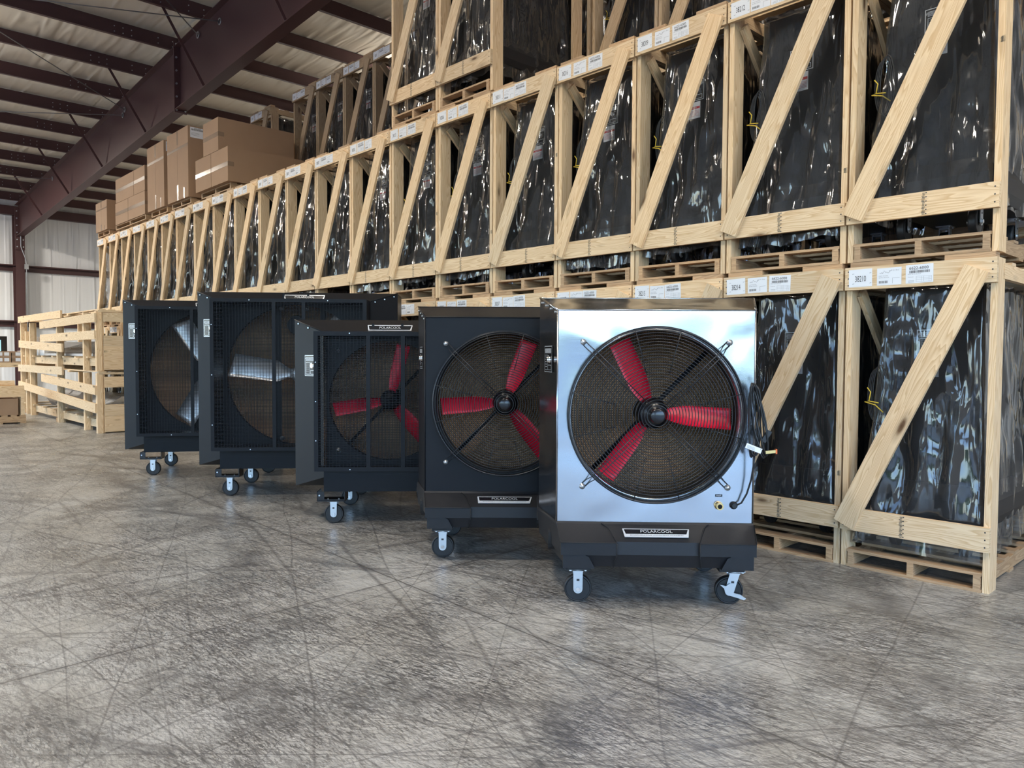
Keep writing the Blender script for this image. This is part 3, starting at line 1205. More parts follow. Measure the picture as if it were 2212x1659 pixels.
# ------------------------------------------------------------------ cooler with a round wire guard
def cooler_guard(name, X, Y, T, skin, blades, label, full):
    root = empty(name, (X, Y, 0), -T)
    tag(root, label, 'evaporative cooler')
    wi, z0, z1, wo, c, zo, dp = .553, .463, 1.664, .652, .399, 1.759, .72
    gz, g = 1.074, .497
    # front panel
    m = MB()
    m.holed(-wi, wi, z0, z1, 0, gz, .475, 0, skin, 96, .05)
    fp = m.build('front_panel', root)
    m = MB()
    t = .002
    # side and top skins, tapering out to the pad housing
    for s_ in (-1, 1):
        a = [(s_ * wi, 0, z0), (s_ * wo, c, z0), (s_ * wo, c, zo), (s_ * wi, 0, z1)]
        if s_ > 0:
            a = a[::-1]
        m.quad(*a, skin)
        a = [(s_ * wo, c, z0), (s_ * wo, dp, z0), (s_ * wo, dp, zo), (s_ * wo, c, zo)]
        if s_ > 0:
            a = a[::-1]
        m.quad(*a, skin)
    m.quad((-wi, 0, z1), (wi, 0, z1), (wo, c, zo), (-wo, c, zo), skin)
    m.quad((-wo, c, zo), (wo, c, zo), (wo, dp, zo), (-wo, dp, zo), skin)
    m.quad((-wo, dp, z0), (wo, dp, z0), (wo, dp, z0 + .06), (-wo, dp, z0 + .06), skin)
    m.quad((-wo, dp, zo - .06), (wo, dp, zo - .06), (wo, dp, zo), (-wo, dp, zo), skin)
    m.build('housing', root)
    # folded seams with rivets
    m = MB()
    for s_ in (-1, 1):
        m.tube([(s_ * wi, 0, z0), (s_ * wi, -.002, z1)], .005, skin, 6)
        m.tube([(s_ * wi, 0, z1), (s_ * wo, c, zo)], .006, skin, 6)
        for k in range(4):
            q = .12 + .25 * k
            m.lathe((s_ * (wi + (wo - wi) * q + .004), c * q, z1 + (zo - z1) * q - .02), [(.006, -.004), (.006, .004)], 'zinc', 8, 'x')
    m.tube([(-wi, -.001, z1), (wi, -.001, z1)], .005, skin, 6)
    m.tube([(-wo, c, zo), (wo, c, zo)], .004, skin, 6)
    m.build('seam_strip', root)
    # pad and dark inside
    m = MB()
    m.box(-wo + .03, wo - .03, dp - .10, dp - .01, z0 + .04, zo - .05, 'pad')
    m.build('cooling_pad', root)
    m = MB()
    m.lathe((0, 0, gz), [(.475, .05), (.478, .16), (.50, .18)], 'inner', 64)
    m.f = [f for f in m.f if len(f) == 4]
    m.m, m.sm, m.uv = m.m[:len(m.f)], m.sm[:len(m.f)], m.uv[:len(m.f)]
    m.build('fan_shroud', root)
    # venturi lip
    m = MB()
    m.ring((0, -.003, gz), .480, .007, skin if skin == 'steel' else 'black', 96, 8)
    m.build('lip_ring', root)
    # fan
    fan = empty('fan', (0, .13, gz))
    fan.parent = root
    m = MB()
    m.lathe((0, 0, 0), [(.0005, -.075), (.050, -.070), (.085, -.045), (.092, 0), (.092, .05), (.05, .06)], 'gloss_black', 40)
    m.build('hub', fan)
    for a in blades:
        b_ = add_blade(fan, (0, -.01, 0), .075, .455, radians(a), red_w, radians(42), radians(22), 'red', .016)
        tag(b_, 'red fan blade')
    m = MB()
    m.lathe((0, .23, gz), [(.085, -.11), (.085, .10), (.04, .12)], 'inner', 24)
    m.tube([(.42, .27, gz + .44), (0, .27, gz), (-.42, .27, gz - .44)], .014, 'black', 6)
    m.build('motor', root)
    # guard
    guard = empty('fan_guard', (0, 0, gz))
    guard.parent = root
    m = MB()
    nr = 25
    for k in range(nr):
        R = .072 + (.478 - .072) * k / (nr - 1)
        y = -.085 + .03 * max(0, (R - .42) / .06) ** 2 * 1.0
        m.ring((0, y, 0), R, .0025, 'wire', 72, 4)
    m.ring((0, -.030, 0), .494, .0065, 'wire', 96, 6)
    m.ring((0, -.072, 0), .490, .0045, 'wire', 96, 6)
    m.ring((0, -.050, 0), .497, .0025, 'wire', 96, 5)
    m.build('ring_wires', guard)
    m = MB()
    for q in (45, 135, 225, 315):
        a = radians(q)
        er, et = Vector((cos(a), 0, sin(a))), Vector((-sin(a), 0, cos(a)))
        for s_ in (-1, 1):
            m.tube([er * .075 + et * (.012 * s_) + Vector((0, -.088, 0)), er * .47 + et * (.012 * s_) + Vector((0, -.088, 0)),
                    er * .50 + et * (.012 * s_) + Vector((0, -.065, 0)), er * .535 + et * (.012 * s_) + Vector((0, -.012, 0)), er * .575 + et * (.012 * s_) + Vector((0, -.006, 0))], .0030, 'wire', 5)
        e = er * .578
        m.tube([e + et * .012 + Vector((0, -.006, 0)), e + er * .012 + et * .008 + Vector((0, -.006, 0)), e + er * .016 + Vector((0, -.006, 0)), e + er * .012 - et * .008 + Vector((0, -.006, 0)), e - et * .012 + Vector((0, -.006, 0))], .003, 'wire', 5)
    for q in (15, 75, 105, 165, 195, 255, 285, 345):
        a = radians(q)
        er = Vector((cos(a), 0, sin(a)))
        m.tube([er * .24 + Vector((0, -.081, 0)), er * .485 + Vector((0, -.081, 0)), er * .497 + Vector((0, -.03, 0))], .0028, 'wire', 5)
    m.build('spoke_wires', guard)
    m = MB()
    m.lathe((0, -.092, 0), [(.0005, -.010), (.034, -.010), (.040, -.006), (.043, .004), (.001, .004)], 'gloss_black', 40)
    m.ring((0, -.092, 0), .058, .003, 'wire', 40, 6)
    m.build('centre_cap', guard)
    for q in (45, 135, 225, 315):
        a = radians(q)
        m = MB()
        m.lathe((.578 * cos(a), -.012, .578 * sin(a)), [(.0005, -.010), (.010, -.009), (.012, -.002), (.017, 0), (.017, .012)], 'zinc', 12)
        m.build('bolt', guard)
    # moulded base
    base = empty('base', (0, 0, 0))
    base.parent = root
    m = MB()

    def outline(fx, fy, mx, my, rx, ry, z, cf=None):
        return [(-fx, fy, z), (fx, fy, z), (mx, my, z), (rx, ry, z), (-rx, ry, z), (-mx, my, z)]
    r0 = outline(.556, -.004, .658, c, .662, .76, z0)
    r1 = outline(.556, -.012, .664, c - .01, .668, .765, z0 - .012)
    r2_ = outline(.520, -.140, .655, .36, .662, .765, .382)
    r3_ = outline(.518, -.148, .650, .35, .655, .76, .312)
    r4_ = outline(.500, -.128, .60, .36, .60, .72, .240)
    m.loft([r4_, r3_, r2_, r1, r0], 'plastic')
    m.build('body', base)
    for s_ in (-1, 1):
        m = MB()
        xs = sorted((s_ * .225, s_ * .532))
        xt = sorted((s_ * .29, s_ * .556))
        lo, hi = xs
        # raised corner block: sloped pocket on top, vertical face, leg under it
        a0 = [(lo, -.166, .312), (hi, -.166, .312), (hi, -.05, .312), (lo, -.05, .312)]
        a1 = [(lo, -.166, .378), (hi, -.166, .378), (hi, -.05, .378), (lo, -.05, .378)]
        m.loft([a0, a1], 'plastic')
        # sloped cover
        t0, t1 = xt
        m.loft([[(lo, -.164, .378), (hi, -.164, .378), (hi, -.05, .36), (lo, -.05, .36)],
                [(t0, -.022, .455), (t1, -.022, .455), (t1, .0, .44), (t0, .0, .44)]], 'plastic')
        leg = [(s_ * .520, .311), (s_ * .400, .311), (s_ * .378, .300), (s_ * .345, .237), (s_ * .520, .237)]
        m.prism(leg, 'y', -.158, -.06, 'plastic')
        m.build('corner_block', base)
    # raised plastic edges and dark seams of the corner pockets
    m = MB()
    for s_ in (-1, 1):
        m.tube([(s_ * .300, -.024, .457), (s_ * .262, -.060, .440), (s_ * .226, -.166, .381), (s_ * .530, -.167, .381), (s_ * .534, -.160, .384), (s_ * .556, -.024, .457)], .0028, 'grey_ink' if False else 'plastic', 5)
        m.tube([(s_ * .226, -.168, .378), (s_ * .226, -.168, .312), (s_ * .24, -.14, .24)], .003, 'inner', 5)
    m.build('edge_trim', base)
    m = MB()
    for s_ in (-1, 1):
        for (y_, z_, hh, ww) in ((.12, .330, .062, .028), (.46, .385, .06, .085)):
            fx = .575 + .19 * max(0, y_) if y_ < .35 else .664
            pts = []
            for k in range(16):
                a = 2 * pi * k / 16
                pts.append((y_ + ww * cos(a), z_ + hh * sin(a)))
            m.prism(pts, 'x', s_ * (fx - .05), s_ * (fx + .001), 'inner')
    m.build('hand_hole', base)
    # badge on the sloping face
    m = MB()
    sl = Vector((0, .13, .071)).normalized()
    plate_badge(m, (.0, -.085, .418), (1, 0, 0), sl, .372, .066)
    tag(m.build('badge', root), 'chrome framed badge reading POLARCOOL')
    for (x, y_, ln, br) in ((-.429, .074 - .06, False, False), (.429, .074 - .06, full, full), (-.429, .655, False, False), (.429, .655, False, False)):
        caster(root, x, y_, 0 if not ln else -.1, ln, br)
    m = MB()
    for x in (-.429, .429):
        for y_ in (.014, .655):
            m.box(x - .07, x + .07, y_ - .07, y_ + .07, .198, .245, 'plastic')
    m.build('caster_mount', root)
    # control plate on the tapered left side
    m = MB()
    nd = Vector((-c, wi - wo, 0)).normalized()
    sd = Vector((-(wi - wo), -c, 0)).normalized()
    sdir = Vector((wo - wi, -c, 0)).normalized()
    p = Vector((-(wi + .045), .18, 1.385))
    control_plate(m, p + Vector((-.0035, 0, 0)), Vector((wo - wi, -c, 0)), Zv, .17, .155)
    tag(m.build('control_panel', root), 'silver outlined black control panel')
    # water inlet and label
    m = MB()
    m.lathe((.362, 0, .562), [(.020, -.035), (.020, -.002), (.024, 0)], 'brass', 20)
    m.lathe((.362, 0, .562), [(.0005, -.0355), (.013, -.0355)], 'inner', 20)
    m.build('water_inlet', root)
    m = MB()
    m.box(.342, .382, -.002, 0, .612, .626, 'gloss_black')
    m.text('INLET', (.362, -.0022, .616), (1, 0, 0), (0, 0, 1), .007, 'label', 1.1, .0006, 'CENTER')
    m.build('inlet_tag', root)
    # coiled mains lead
    if full:
        m = MB()
        random.seed(5)
        for k in range(7):
            cx_ = .515 + .006 * k
            w2 = .020 + .006 * (k % 3)
            pts = []
            for q in range(28):
                a = 2 * pi * q / 28
                lean_ = .03 * (-sin(a)) * (1 + .2 * k) if k > 2 else .0
                pts.append((cx_ + w2 * cos(a) + lean_ * .6, -.10 + .012 * sin(3 * a + k) - .004 * k, 1.055 + (.205 - .006 * (k % 4)) * sin(a)))
            m.tube(pts, .0048, 'rubber', 6, True)
        m.tube([(.53, -.10, .86), (.528, -.09, .80), (.522, -.07, .72), (.505, -.05, .64), (.480, -.035, .585), (.452, -.018, .567), (.445, -.004, .567)], .0052, 'rubber', 7)
        m.lathe((.445, 0, .565), [(.013, -.026), (.018, -.012), (.022, -.010), (.022, 0)], 'rubber', 12)
        m.tube([(.545, -.08, 1.27), (.547, -.10, 1.30), (.555, -.11, 1.31), (.562, -.11, 1.29), (.565, -.10, 1.22)], .003, 'wire', 5)
        pc = m.build('power_cord', root)
        m = MB()
        m.obox((.585, -.12, .97), (Vector((.5, 0, .85)).normalized(), Vector((0, 1, 0)), Vector((-.85, 0, .5)).normalized()), (.035, .011, .013), 'rubber')
        m.obox((.612, -.12, .885), (Vector((1, 0, .1)).normalized(), Yv, Vector((-.1, 0, 1)).normalized()), (.03, .008, .008), 'brass')
        m.box(.636, .644, -.13, -.11, .875, .900, 'orange')
        m.build('plug', pc)
        m = MB()
        m.obox((.515, -.135, .905), (Vector((.92, 0, -.36)).normalized(), Yv, Vector((.36, 0, .92)).normalized()), (.045, .001, .014), 'label')
        for k in range(3):
            m.obox((.50, -.1365, .914 - k * .006), (Vector((.92, 0, -.36)).normalized(), Yv, Vector((.36, 0, .92)).normalized()), (.022, .0004, .0008), 'grey_ink')
        m.build('cord_tag', pc)
    return root


cooler_guard('evaporative_cooler', 3.497, 2.522, .791, 'steel', (115, -4, 234), 'stainless steel cooler with round wire guard and three red blades, nearest camera', True)
cooler_guard('evaporative_cooler', 3.516, 3.789, .768, 'black', (69, 184, 308), 'black cooler with round wire guard and red blades, right beside the steel cooler', False)


# ------------------------------------------------------------------ hooded cooler with a square mesh screen
def cooler_hood(X, Y, T, D, blades, bladekind, label, badge_x, knobs):
    root = empty('evaporative_cooler', (X, Y, 0), -T)
    tag(root, label, 'evaporative cooler')
    wf, f0, f1, p = D['wf'], D['zf0'], D['zf1'], D['p']
    wo, o0_, o1, c = D['wo'], D['zo0'], D['zo1'], D['c']
    wi, i0, i1, t0 = D['wi'], D['zi0'], D['zi1'], D['zt0']
    dp = c + .50
    gz = D['gz']
    R = D['R']
    hp = D['hp']
    # tapered hood
    m = MB()

    def rr(w_, a, b, y):
        return [(-w_, y, a), (w_, y, a), (w_, y, b), (-w_, y, b)]
    m.loft([rr(wi - .002, i0, i1, 0), rr(wo, o0_, o1, c), rr(wo, o0_, o1, dp)], 'black', False, False)
    m.build('hood', root)
    m = MB()
    for s_ in (-1, 1):
        m.tube([(s_ * wi, 0, i1), (s_ * wo, c, o1)], .005, 'black', 6)
        for k in range(3):
            q = .15 + .35 * k
            m.lathe((s_ * (wi + (wo - wi) * q + .004), c * q, i1 + (o1 - i1) * q - .02), [(.006, -.006), (.006, .004)], 'zinc', 8, 'y')
    m.build('seam_strip', root)
    # screen box standing proud of the hood
    m = MB()
    fr = .034
    for s_ in (-1, 1):
        m.box(s_ * wf, s_ * (wf - fr), -p, .0, f0, f1, 'black')
    m.box(-wf + fr, wf - fr, -p, .0, f1 - fr, f1, 'black')
    m.box(-wf + fr, wf - fr, -p, .0, f0, f0 + fr, 'black')
    for s_ in (-1, 1):
        for z in (f0 + .25, (f0 + f1) / 2, f1 - .25):
            m.lathe((s_ * (wf - .015), -p, z), [(.005, -.003), (.005, 0)], 'zinc', 8)
        for z in (f0 + .015, f1 - .015):
            m.lathe((s_ * wf * .5, -p, z), [(.005, -.003), (.005, 0)], 'zinc', 8)
    m.build('screen_frame', root)
    m = MB()
    for s_ in (-1, 1):
        m.box(s_ * D['xm'] - .017, s_ * D['xm'] + .017, -p - .001, -p + .012, f0 + fr, f1 - fr, 'black')
    m.build('mullion', root)
    m = MB()
    yw = -p + .014
    x = -wf + fr
    while x < wf - fr:
        m.box(x - .0018, x + .0018, yw - .0013, yw + .0013, f0 + fr, f1 - fr, 'black')
        x += .0285
    z = f0 + fr
    while z < f1 - fr:
        m.box(-wf + fr, wf - fr, yw - .004, yw - .0014, z - .0018, z + .0018, 'black')
        z += .0135
    m.build('mesh_screen', root)
    # inner panel with the round opening
    m = MB()
    m.holed(-wi + .004, wi - .004, i0 + .004, i1 - .004, 0, gz, R, .0 + hp, 'black', 96, .07)
    m.build('front_panel', root)
    m = MB()
    m.box(-wo + .04, wo - .04, dp - .10, dp - .01, o0_ + .05, o1 - .05, 'pad')
    m.build('cooling_pad', root)
    # fan
    fan = empty('fan', (0, hp + .10, gz))
    fan.parent = root
    m = MB()
    if bladekind == 'red':
        m.lathe((0, 0, 0), [(.0005, -.075), (.050, -.070), (.078, -.045), (.085, 0), (.085, .05), (.05, .06)], 'black', 36)
        m.build('hub', fan)
        for a in blades:
            tag(add_blade(fan, (0, -.01, 0), .07, R - .02, radians(a), red_w, radians(40), radians(22), 'red', .016), 'red fan blade')
    else:
        m.lathe((0, 0, 0), [(.0005, -.04), (.05, -.035), (.075, -.02), (.08, 0), (.08, .04)], 'white_blade', 30)
        m.lathe((0, 0, 0), [(.0005, -.055), (.018, -.055), (.018, -.03)], 'chrome', 10)
        m.build('hub', fan)
        for a in blades:
            tag(add_blade(fan, (0, 0, 0), .06, R - .02, radians(a), lambda t: .10 + .12 * min(1, max(0, (t - .08) / .16)) + .02 * t, radians(20), radians(8), 'white_blade', .022, tip=.06), 'pale aluminium fan blade')
    m = MB()
    if bladekind == 'white':
        m.box(-.25, -.20, hp + .18, hp + .21, i0, i1, 'black')
        m.box(.20, .25, hp + .18, hp + .21, i0, i1, 'black')
        m.lathe((-.03, hp + .17, gz + .50), [(.09, -.05), (.10, 0), (.09, .05)], 'black', 24)
        m.build('motor_frame', root)
    else:
        m.lathe((0, hp + .22, gz), [(.085, -.11), (.085, .10), (.04, .12)], 'inner', 24)
        m.tube([(.42, hp + .24, gz + .44), (0, hp + .24, gz), (-.42, hp + .24, gz - .44)], .014, 'black', 6)
        m.build('motor', root)
    for (kx, kz) in knobs:
        m = MB()
        m.lathe((kx, hp, kz), [(.0005, -.022), (.014, -.020), (.016, -.006), (.024, -.004), (.024, 0)], 'zinc', 14)
        m.build('bolt', root)
    # water tank below
    m = MB()
    m.box(-wi, wi, 0, dp - .02, t0, i0 + .02, 'black')
    m.box(-wi, wi, 0, .03, i0 + .0201, f0 + .03, 'black')
    m.build('tank', root)
    # bent brackets and casters
    wx = D['wx']
    for x_ in (-wx, wx):
        for y_ in (D['wy0'], D['wy1']):
            m = MB()
            m.box(x_ - .13, x_ + .10, y_ - .06, y_ - .054, .190, .208, 'gloss_black')
            m.box(x_ - .13, x_ - .07, y_ - .06, y_ - .054, .208, .272, 'gloss_black')
            m.box(x_ - .13, x_ + .10, y_ - .06, y_ + .09, .196, .202, 'gloss_black')
            m.box(x_ - .13, x_ - .124, y_ - .06, y_ + .09, .19, .272, 'gloss_black')
            m.box(x_ + .094, x_ + .10, y_ - .06, y_ + .09, .19, .272, 'gloss_black')
            m.lathe((x_ - .11, y_ - .061, .24), [(.007, -.004), (.007, 0)], 'zinc', 8)
            for dx in (-.045, .045):
                m.lathe((x_ + dx, y_ - .03, .202), [(.007, 0), (.007, .01)], 'zinc', 6, 'z')
            m.build('caster_bracket', root)
            caster(root, x_, y_)
    # badge on the sloping top, control plates on the tapered sides
    m = MB()
    top = Vector((0, c, o1 - i1)).normalized()
    pc = Vector((0, 0, i1)) + top * (math.hypot(c, o1 - i1) * badge_x[1])
    plate_badge(m, (badge_x[0], .045, i1 + .028), Xv, Vector((0, .35, 1)), D['bw'], D['bh'])
    for s_ in (-.12, .12):
        m.box(s_ - .01, s_ + .01, .045, .06, i1, i1 + .07, 'black')
    tag(m.build('badge', root), 'chrome framed badge reading POLARCOOL')
    for s_ in (-1, 1):
        m = MB()
        q = .42
        pos = Vector((s_ * (wi + (wo - wi) * q), c * q, D['cz']))
        R_ = Vector((wo - wi, -c, 0)) if s_ < 0 else Vector((wo - wi, c, 0))
        nn = R_.normalized().cross(Zv)
        control_plate(m, pos + nn * .001, R_, Zv, .17, .175)
        tag(m.build('control_panel', root), 'silver outlined black control panel')
    return root


BD = dict(wf=.735, zf0=.477, zf1=1.932, p=.283, wo=.995, zo0=.282, zo1=2.025, c=.166, wi=.741, zi0=.363, zi1=1.935, zt0=.265, xm=.14,
          wx=.638, wy0=-.0, wy1=.75, gz=1.20, R=.70, hp=.08, cz=1.66, bw=.40, bh=.062)
CD = dict(wf=.578, zf0=.454, zf1=1.591, p=.103, wo=.82, zo0=.274, zo1=1.70, c=.28, wi=.522, zi0=.39, zi1=1.59, zt0=.271, xm=.14,
          wx=.447, wy0=.051, wy1=.807, gz=1.02, R=.50, hp=.10, cz=1.31, bw=.37, bh=.062)
cooler_hood(3.506, 5.211, .716, CD, (76, 190, 312), 'red', 'black hooded cooler with mesh screen over red blades, third from right', (.02, .28), [(-.42, 1.44), (-.42, .60), (.42, 1.44), (.42, .60)])
cooler_hood(3.561, 6.903, .686, BD, (172, 50, 290), 'white', 'large black hooded cooler with pale aluminium blades, second from left', (.085, .35), [(-.15, 1.86), (.1, 1.86), (-.15, .56)])
cooler_hood(3.46, 8.772, .582, BD, (122, 240, 0), 'white', 'large black hooded cooler with aluminium blades, farthest left of the five', (.03, .35), [(.2, 1.86), (.2, .56)])

# ------------------------------------------------------------------ crates
CH = 1.994
WD = .889
pal_d = {}


def crate_parts(root, w_, diag=True, wood_='pine', labels=None, seed=0, topslats=True):
    """crate in local coordinates: x into the row, y along the row, z up"""
    rnd = random.Random(seed)
    key = (round(w_, 2), wood_)
    if key not in pal_d:
        d = {}
        m = MB(); m.box(0, .14, 0, .038, 0, CH, wood_); d['post'] = mesh_(m, 'post')
        m = MB()
        m.box(0, .032, 0, w_ - .008, 0, .148, wood_)
        for y in (.022, w_ - .03):
            for z in (.03, .075, .12):
                m.lathe((0, y, z), [(.0045, -.0008), (.0045, 0)], 'ink', 8, 'x')
        d['rail'] = mesh_(m, 'rail')
        m = MB()
        L = 1.68
        m.obox((0, 0, 0), (Yv, Zv, Xv), (L / 2, .07, .014), wood_)
        d['diag'] = mesh_(m, 'brace')
        m = MB()
        m.obox((0, 0, 0), (Xv, Zv, Yv), (.68, .045, .015), wood_)
        d['sb'] = mesh_(m, 'side_brace')
        m = MB()
        # two-way pallet: three stringers, deck boards above and below
        for y in (.05, w_ / 2 - .02, w_ - .09):
            m.box(.02, 1.38, y, y + .038, .018, .100, 'pallet')
        for k_ in range(6):
            x = .02 + k_ * .252
            m.box(x, x + .10, .045, w_ - .045, .100, .118, 'pallet')
        for x in (.02, .65, 1.28):
            m.box(x, x + .10, .045, w_ - .045, 0, .018, 'pallet')
        d['pallet'] = mesh_(m, 'pallet')
        m = MB()
        for y in (.0, w_ - .038):
            m.box(.14, 1.26, y, y + .038, 0, .09, wood_)
        for x in (.30, .72, 1.10):
            m.box(x, x + .09, 0, w_, .091, .109, wood_)
        d['top'] = mesh_(m, 'top_frame')
        m = MB()
        m.box(0, .09, 0, .27, 0, .034, 'pallet')
        d['cleat'] = mesh_(m, 'cleat')
        pal_d[key] = d
    d = pal_d[key]
    for x in (.032, 1.23):
        for y in (.004, w_ - .042):
            link('post', d['post'], root, (x, y, 0))
    link('top_rail', d['rail'], root, (0, .004, CH - .148))
    link('bottom_rail', d['rail'], root, (0, .004, .25))
    o = link('top_rail', d['rail'], root, (1.37, .004, CH - .148))
    o = link('bottom_rail', d['rail'], root, (1.37, .004, .25))
    if diag:
        yo = rnd.uniform(-.03, .03)
        a, b = Vector((0, .095 + yo, 1.905)), Vector((0, w_ - .055 + yo * .3, .315))
        mid = (a + b) / 2
        o = link('diagonal_brace', d['diag'], root, (-.0145, mid.y, mid.z))
        # rotate the long (y) axis onto a->b
        ang = math.atan2(b.z - a.z, b.y - a.y)
        L = (b - a).length + .06
        o.rotation_euler = (ang, 0, 0)
        o.scale = (1, L / 1.68, 1)
    o = link('side_brace', d['sb'], root, (.62, w_ - .062, 1.37))
    o.rotation_euler = (0, math.atan2(.95, 1.0), 0)
    link('pallet', d['pallet'], root, (0, 0, 0))
    link('top_frame', d['top'], root, (0, 0, CH - .12))
    for x in (.02, 1.30):
        for y in (.02, w_ - .30):
            link('cleat', d['cleat'], root, (x, y, CH))


def paper(m, y0, y1, z0, z1, x=-.0012):
    m.quad((x, y1, z0), (x, y0, z0), (x, y0, z1), (x, y1, z1), 'label')


def label_meshes(num):
    """three stapled papers: number, address sheet, part number sheet; reading direction is -y"""
    out = []
    R, U = (0, -1, 0), (0, 0, 1)
    m = MB()
    paper(m, -.075, .075, -.055, .06)
    m.text(num, (-.0014, .0, -.022), R, U, .040, 'ink', .52, .0006, 'CENTER')
    for y in (-.058, .052):
        for z in (-.035, .03):
            m.board((-.0018, y, z), (-.0018, y - .012, z + .003), .0025, .0005, (1, 0, 0), 'grey_ink')
    out.append(mesh_(m, 'number_label'))
    m = MB()
    paper(m, -.075, .075, -.055, .055)
    rnd = random.Random(4)
    for k_ in range(9):
        a = .058 - .008 * k_
        m.board((-.0018, a, .028 + rnd.uniform(-.008, .008)), (-.0018, a - .007, .030 + rnd.uniform(-.010, .010)), .0016, .0004, (1, 0, 0), 'ink')
    m.text('P.O. Box', (-.0014, -.012, .034), R, U, .008, 'grey_ink', 1.2)
    m.text('UNIT MODEL', (-.0014, .065, .002), R, U, .006, 'grey_ink', 1.2)
    m.text('48 PRO BLACK', (-.0014, .065, -.009), R, U, .006, 'grey_ink', 1.2)
    y = .062
    while y > .008:
        ww = rnd.choice((.0015, .003))
        m.quad((-.0016, y, -.042), (-.0016, y - ww, -.042), (-.0016, y - ww, -.026), (-.0016, y, -.026), 'ink')
        y -= ww + rnd.choice((.0015, .0025))
    m.box(-.0017, -.0013, -.064, -.020, -.012, -.0105, 'grey_ink')
    m.box(-.0017, -.0013, -.0215, -.020, -.045, -.012, 'grey_ink')
    out.append(mesh_(m, 'address_label'))
    m = MB()
    paper(m, -.080, .080, -.055, .060)
    m.text('6622-6000', (-.0014, .004, .030), R, U, .019, 'ink', 1.0, .0006, 'CENTER')
    y = .058
    while y > -.058:
        ww = rnd.choice((.0016, .003, .004))
        m.quad((-.0016, y, .008), (-.0016, y - ww, .008), (-.0016, y - ww, .024), (-.0016, y, .024), 'ink')
        y -= ww + rnd.choice((.0016, .0026))
    m.text('PRO 36 IN BLACK', (-.0014, .068, -.001), R, U, .006, 'grey_ink', 1.2)
    m.text('Customer', (-.0014, .068, -.018), R, U, .006, 'grey_ink', 1.0)
    for z in (-.014, -.024, -.034, -.048):
        m.box(-.0017, -.0013, -.070, .018, z, z + .0009, 'grey_ink')
    for y in (.018, -.012, -.026, -.056, -.070):
        m.box(-.0017, -.0013, y, y + .0009, -.048, -.013, 'grey_ink')
    m.box(-.0017, -.0013, .03, .066, -.040, -.038, 'grey_ink')
    m.box(-.0017, -.0013, .03, .066, -.048, -.046, 'grey_ink')
    out.append(mesh_(m, 'part_label'))
    return out


LM_ = {}


def add_labels(root, w_, num, seed):
    if num not in LM_:
        LM_[num] = label_meshes(num)
    rnd = random.Random(seed)
    a, b, c = LM_[num]
    z = CH - .074
    gap = rnd.choice((0, 0, .012, .022))
    y = w_ - .105
    ordr = [('number_label', a), ('address_label', b), ('part_label', c)]
    if rnd.random() < .35:
        ordr[1], ordr[2] = ordr[2], ordr[1]
    for nm, me in ordr:
        o = link(nm, me, root, (0, y, z + rnd.uniform(-.004, .004)))
        o.rotation_euler = (rnd.uniform(-.03, .03), 0, 0)
        y -= .158 + gap


# stamped grade marks
m = MB()
rnd = random.Random(9)
for k in range(16):
    z = .008 + k * .0085
    m.box(-.0006, 0, rnd.uniform(-.012, -.004), rnd.uniform(.004, .012), z, z + .0035, 'ink')
    if k % 3 == 0:
        m.box(-.0006, 0, -.02, -.012, z, z + .006, 'ink')
STAMP = mesh_(m, 'grade_stamp')


# film bags
def film_mesh(seed, mat='film', lo=.16, w_=WD, flare=1.0):
    rnd = random.Random(seed)
    NS, NT = 120, 46
    m = MB()
    top = (.16, 1.24, .10, w_ - .20)
    bot = (.062, 1.33, .052, w_ - .052)
    zt, zb_ = 1.86, lo

    def per(u, q):
        x0, x1, y0, y1 = q
        # rounded rectangle walked clockwise
        Lx, Ly = x1 - x0, y1 - y0
        P = 2 * (Lx + Ly)
        d = (u % 1.0) * P
        if d < Ly:
            p = Vector((x0, y0 + d, 0)); nn = Vector((-1, 0, 0))
        elif d < Ly + Lx:
            p = Vector((x0 + d - Ly, y1, 0)); nn = Vector((0, 1, 0))
        elif d < 2 * Ly + Lx:
            p = Vector((x1, y1 - (d - Ly - Lx), 0)); nn = Vector((1, 0, 0))
        else:
            p = Vector((x1 - (d - 2 * Ly - Lx), y0, 0)); nn = Vector((0, -1, 0))
        return p, nn
    sx = rnd.uniform(0, 50)
    rows = []
    for j in range(NT + 1):
        t = j / NT
        row = []
        for i in range(NS):
            u = i / NS
            a, n1_ = per(u, top)
            b_, n2_ = per(u, bot)
            e = t ** 1.15
            p = a.lerp(b_, e)
            ang = u * 2 * pi
            q = Vector((cos(ang) * 2.4 + sx, sin(ang) * 2.4, t * 1.1))
            fold = noise.noise(q * 2.6 + Vector((0, 0, t * .8)))
            fine = noise.noise(Vector((cos(ang) * 9 + sx, sin(ang) * 9, t * 5)))
            cr = 1 - abs(noise.noise(Vector((cos(ang) * 5 + sx, sin(ang) * 5, t * 7 + sx)))) * 2
            amp = (.010 + .045 * t) * flare
            dd = fold * amp * 1.3 + fine * .008 + (cr - .6) * .016
            c0 = Vector(((top[0] + top[1]) / 2, (top[2] + top[3]) / 2, 0))
            inw = min(0, dd) + max(0, dd) * .5
            p = p + n1_ * (inw - .012)
            z = zt + (zb_ - zt) * t
            if j == NT:
                z += .05 * noise.noise(Vector((u * 14, sx, 0)))
            # gathers lean with height
            row.append(Vector((p.x, p.y, z + .02 * fold)))
        rows.append(row)
    b0 = 0
    for r in rows:
        m.v += r
    for j in range(NT):
        for i in range(NS):
            k_ = (i + 1) % NS
            m.face((j * NS + i, j * NS + k_, (j + 1) * NS + k_, (j + 1) * NS + i), mat, None, True)
    c_ = len(m.v)
    m.v.append(Vector(((top[0] + top[1]) / 2, (top[2] + top[3]) / 2, zt + .02)))
    for i in range(NS):
        m.face((c_, (i + 1) % NS, i), mat, None, True)
    return mesh_(m, 'plastic_wrap')


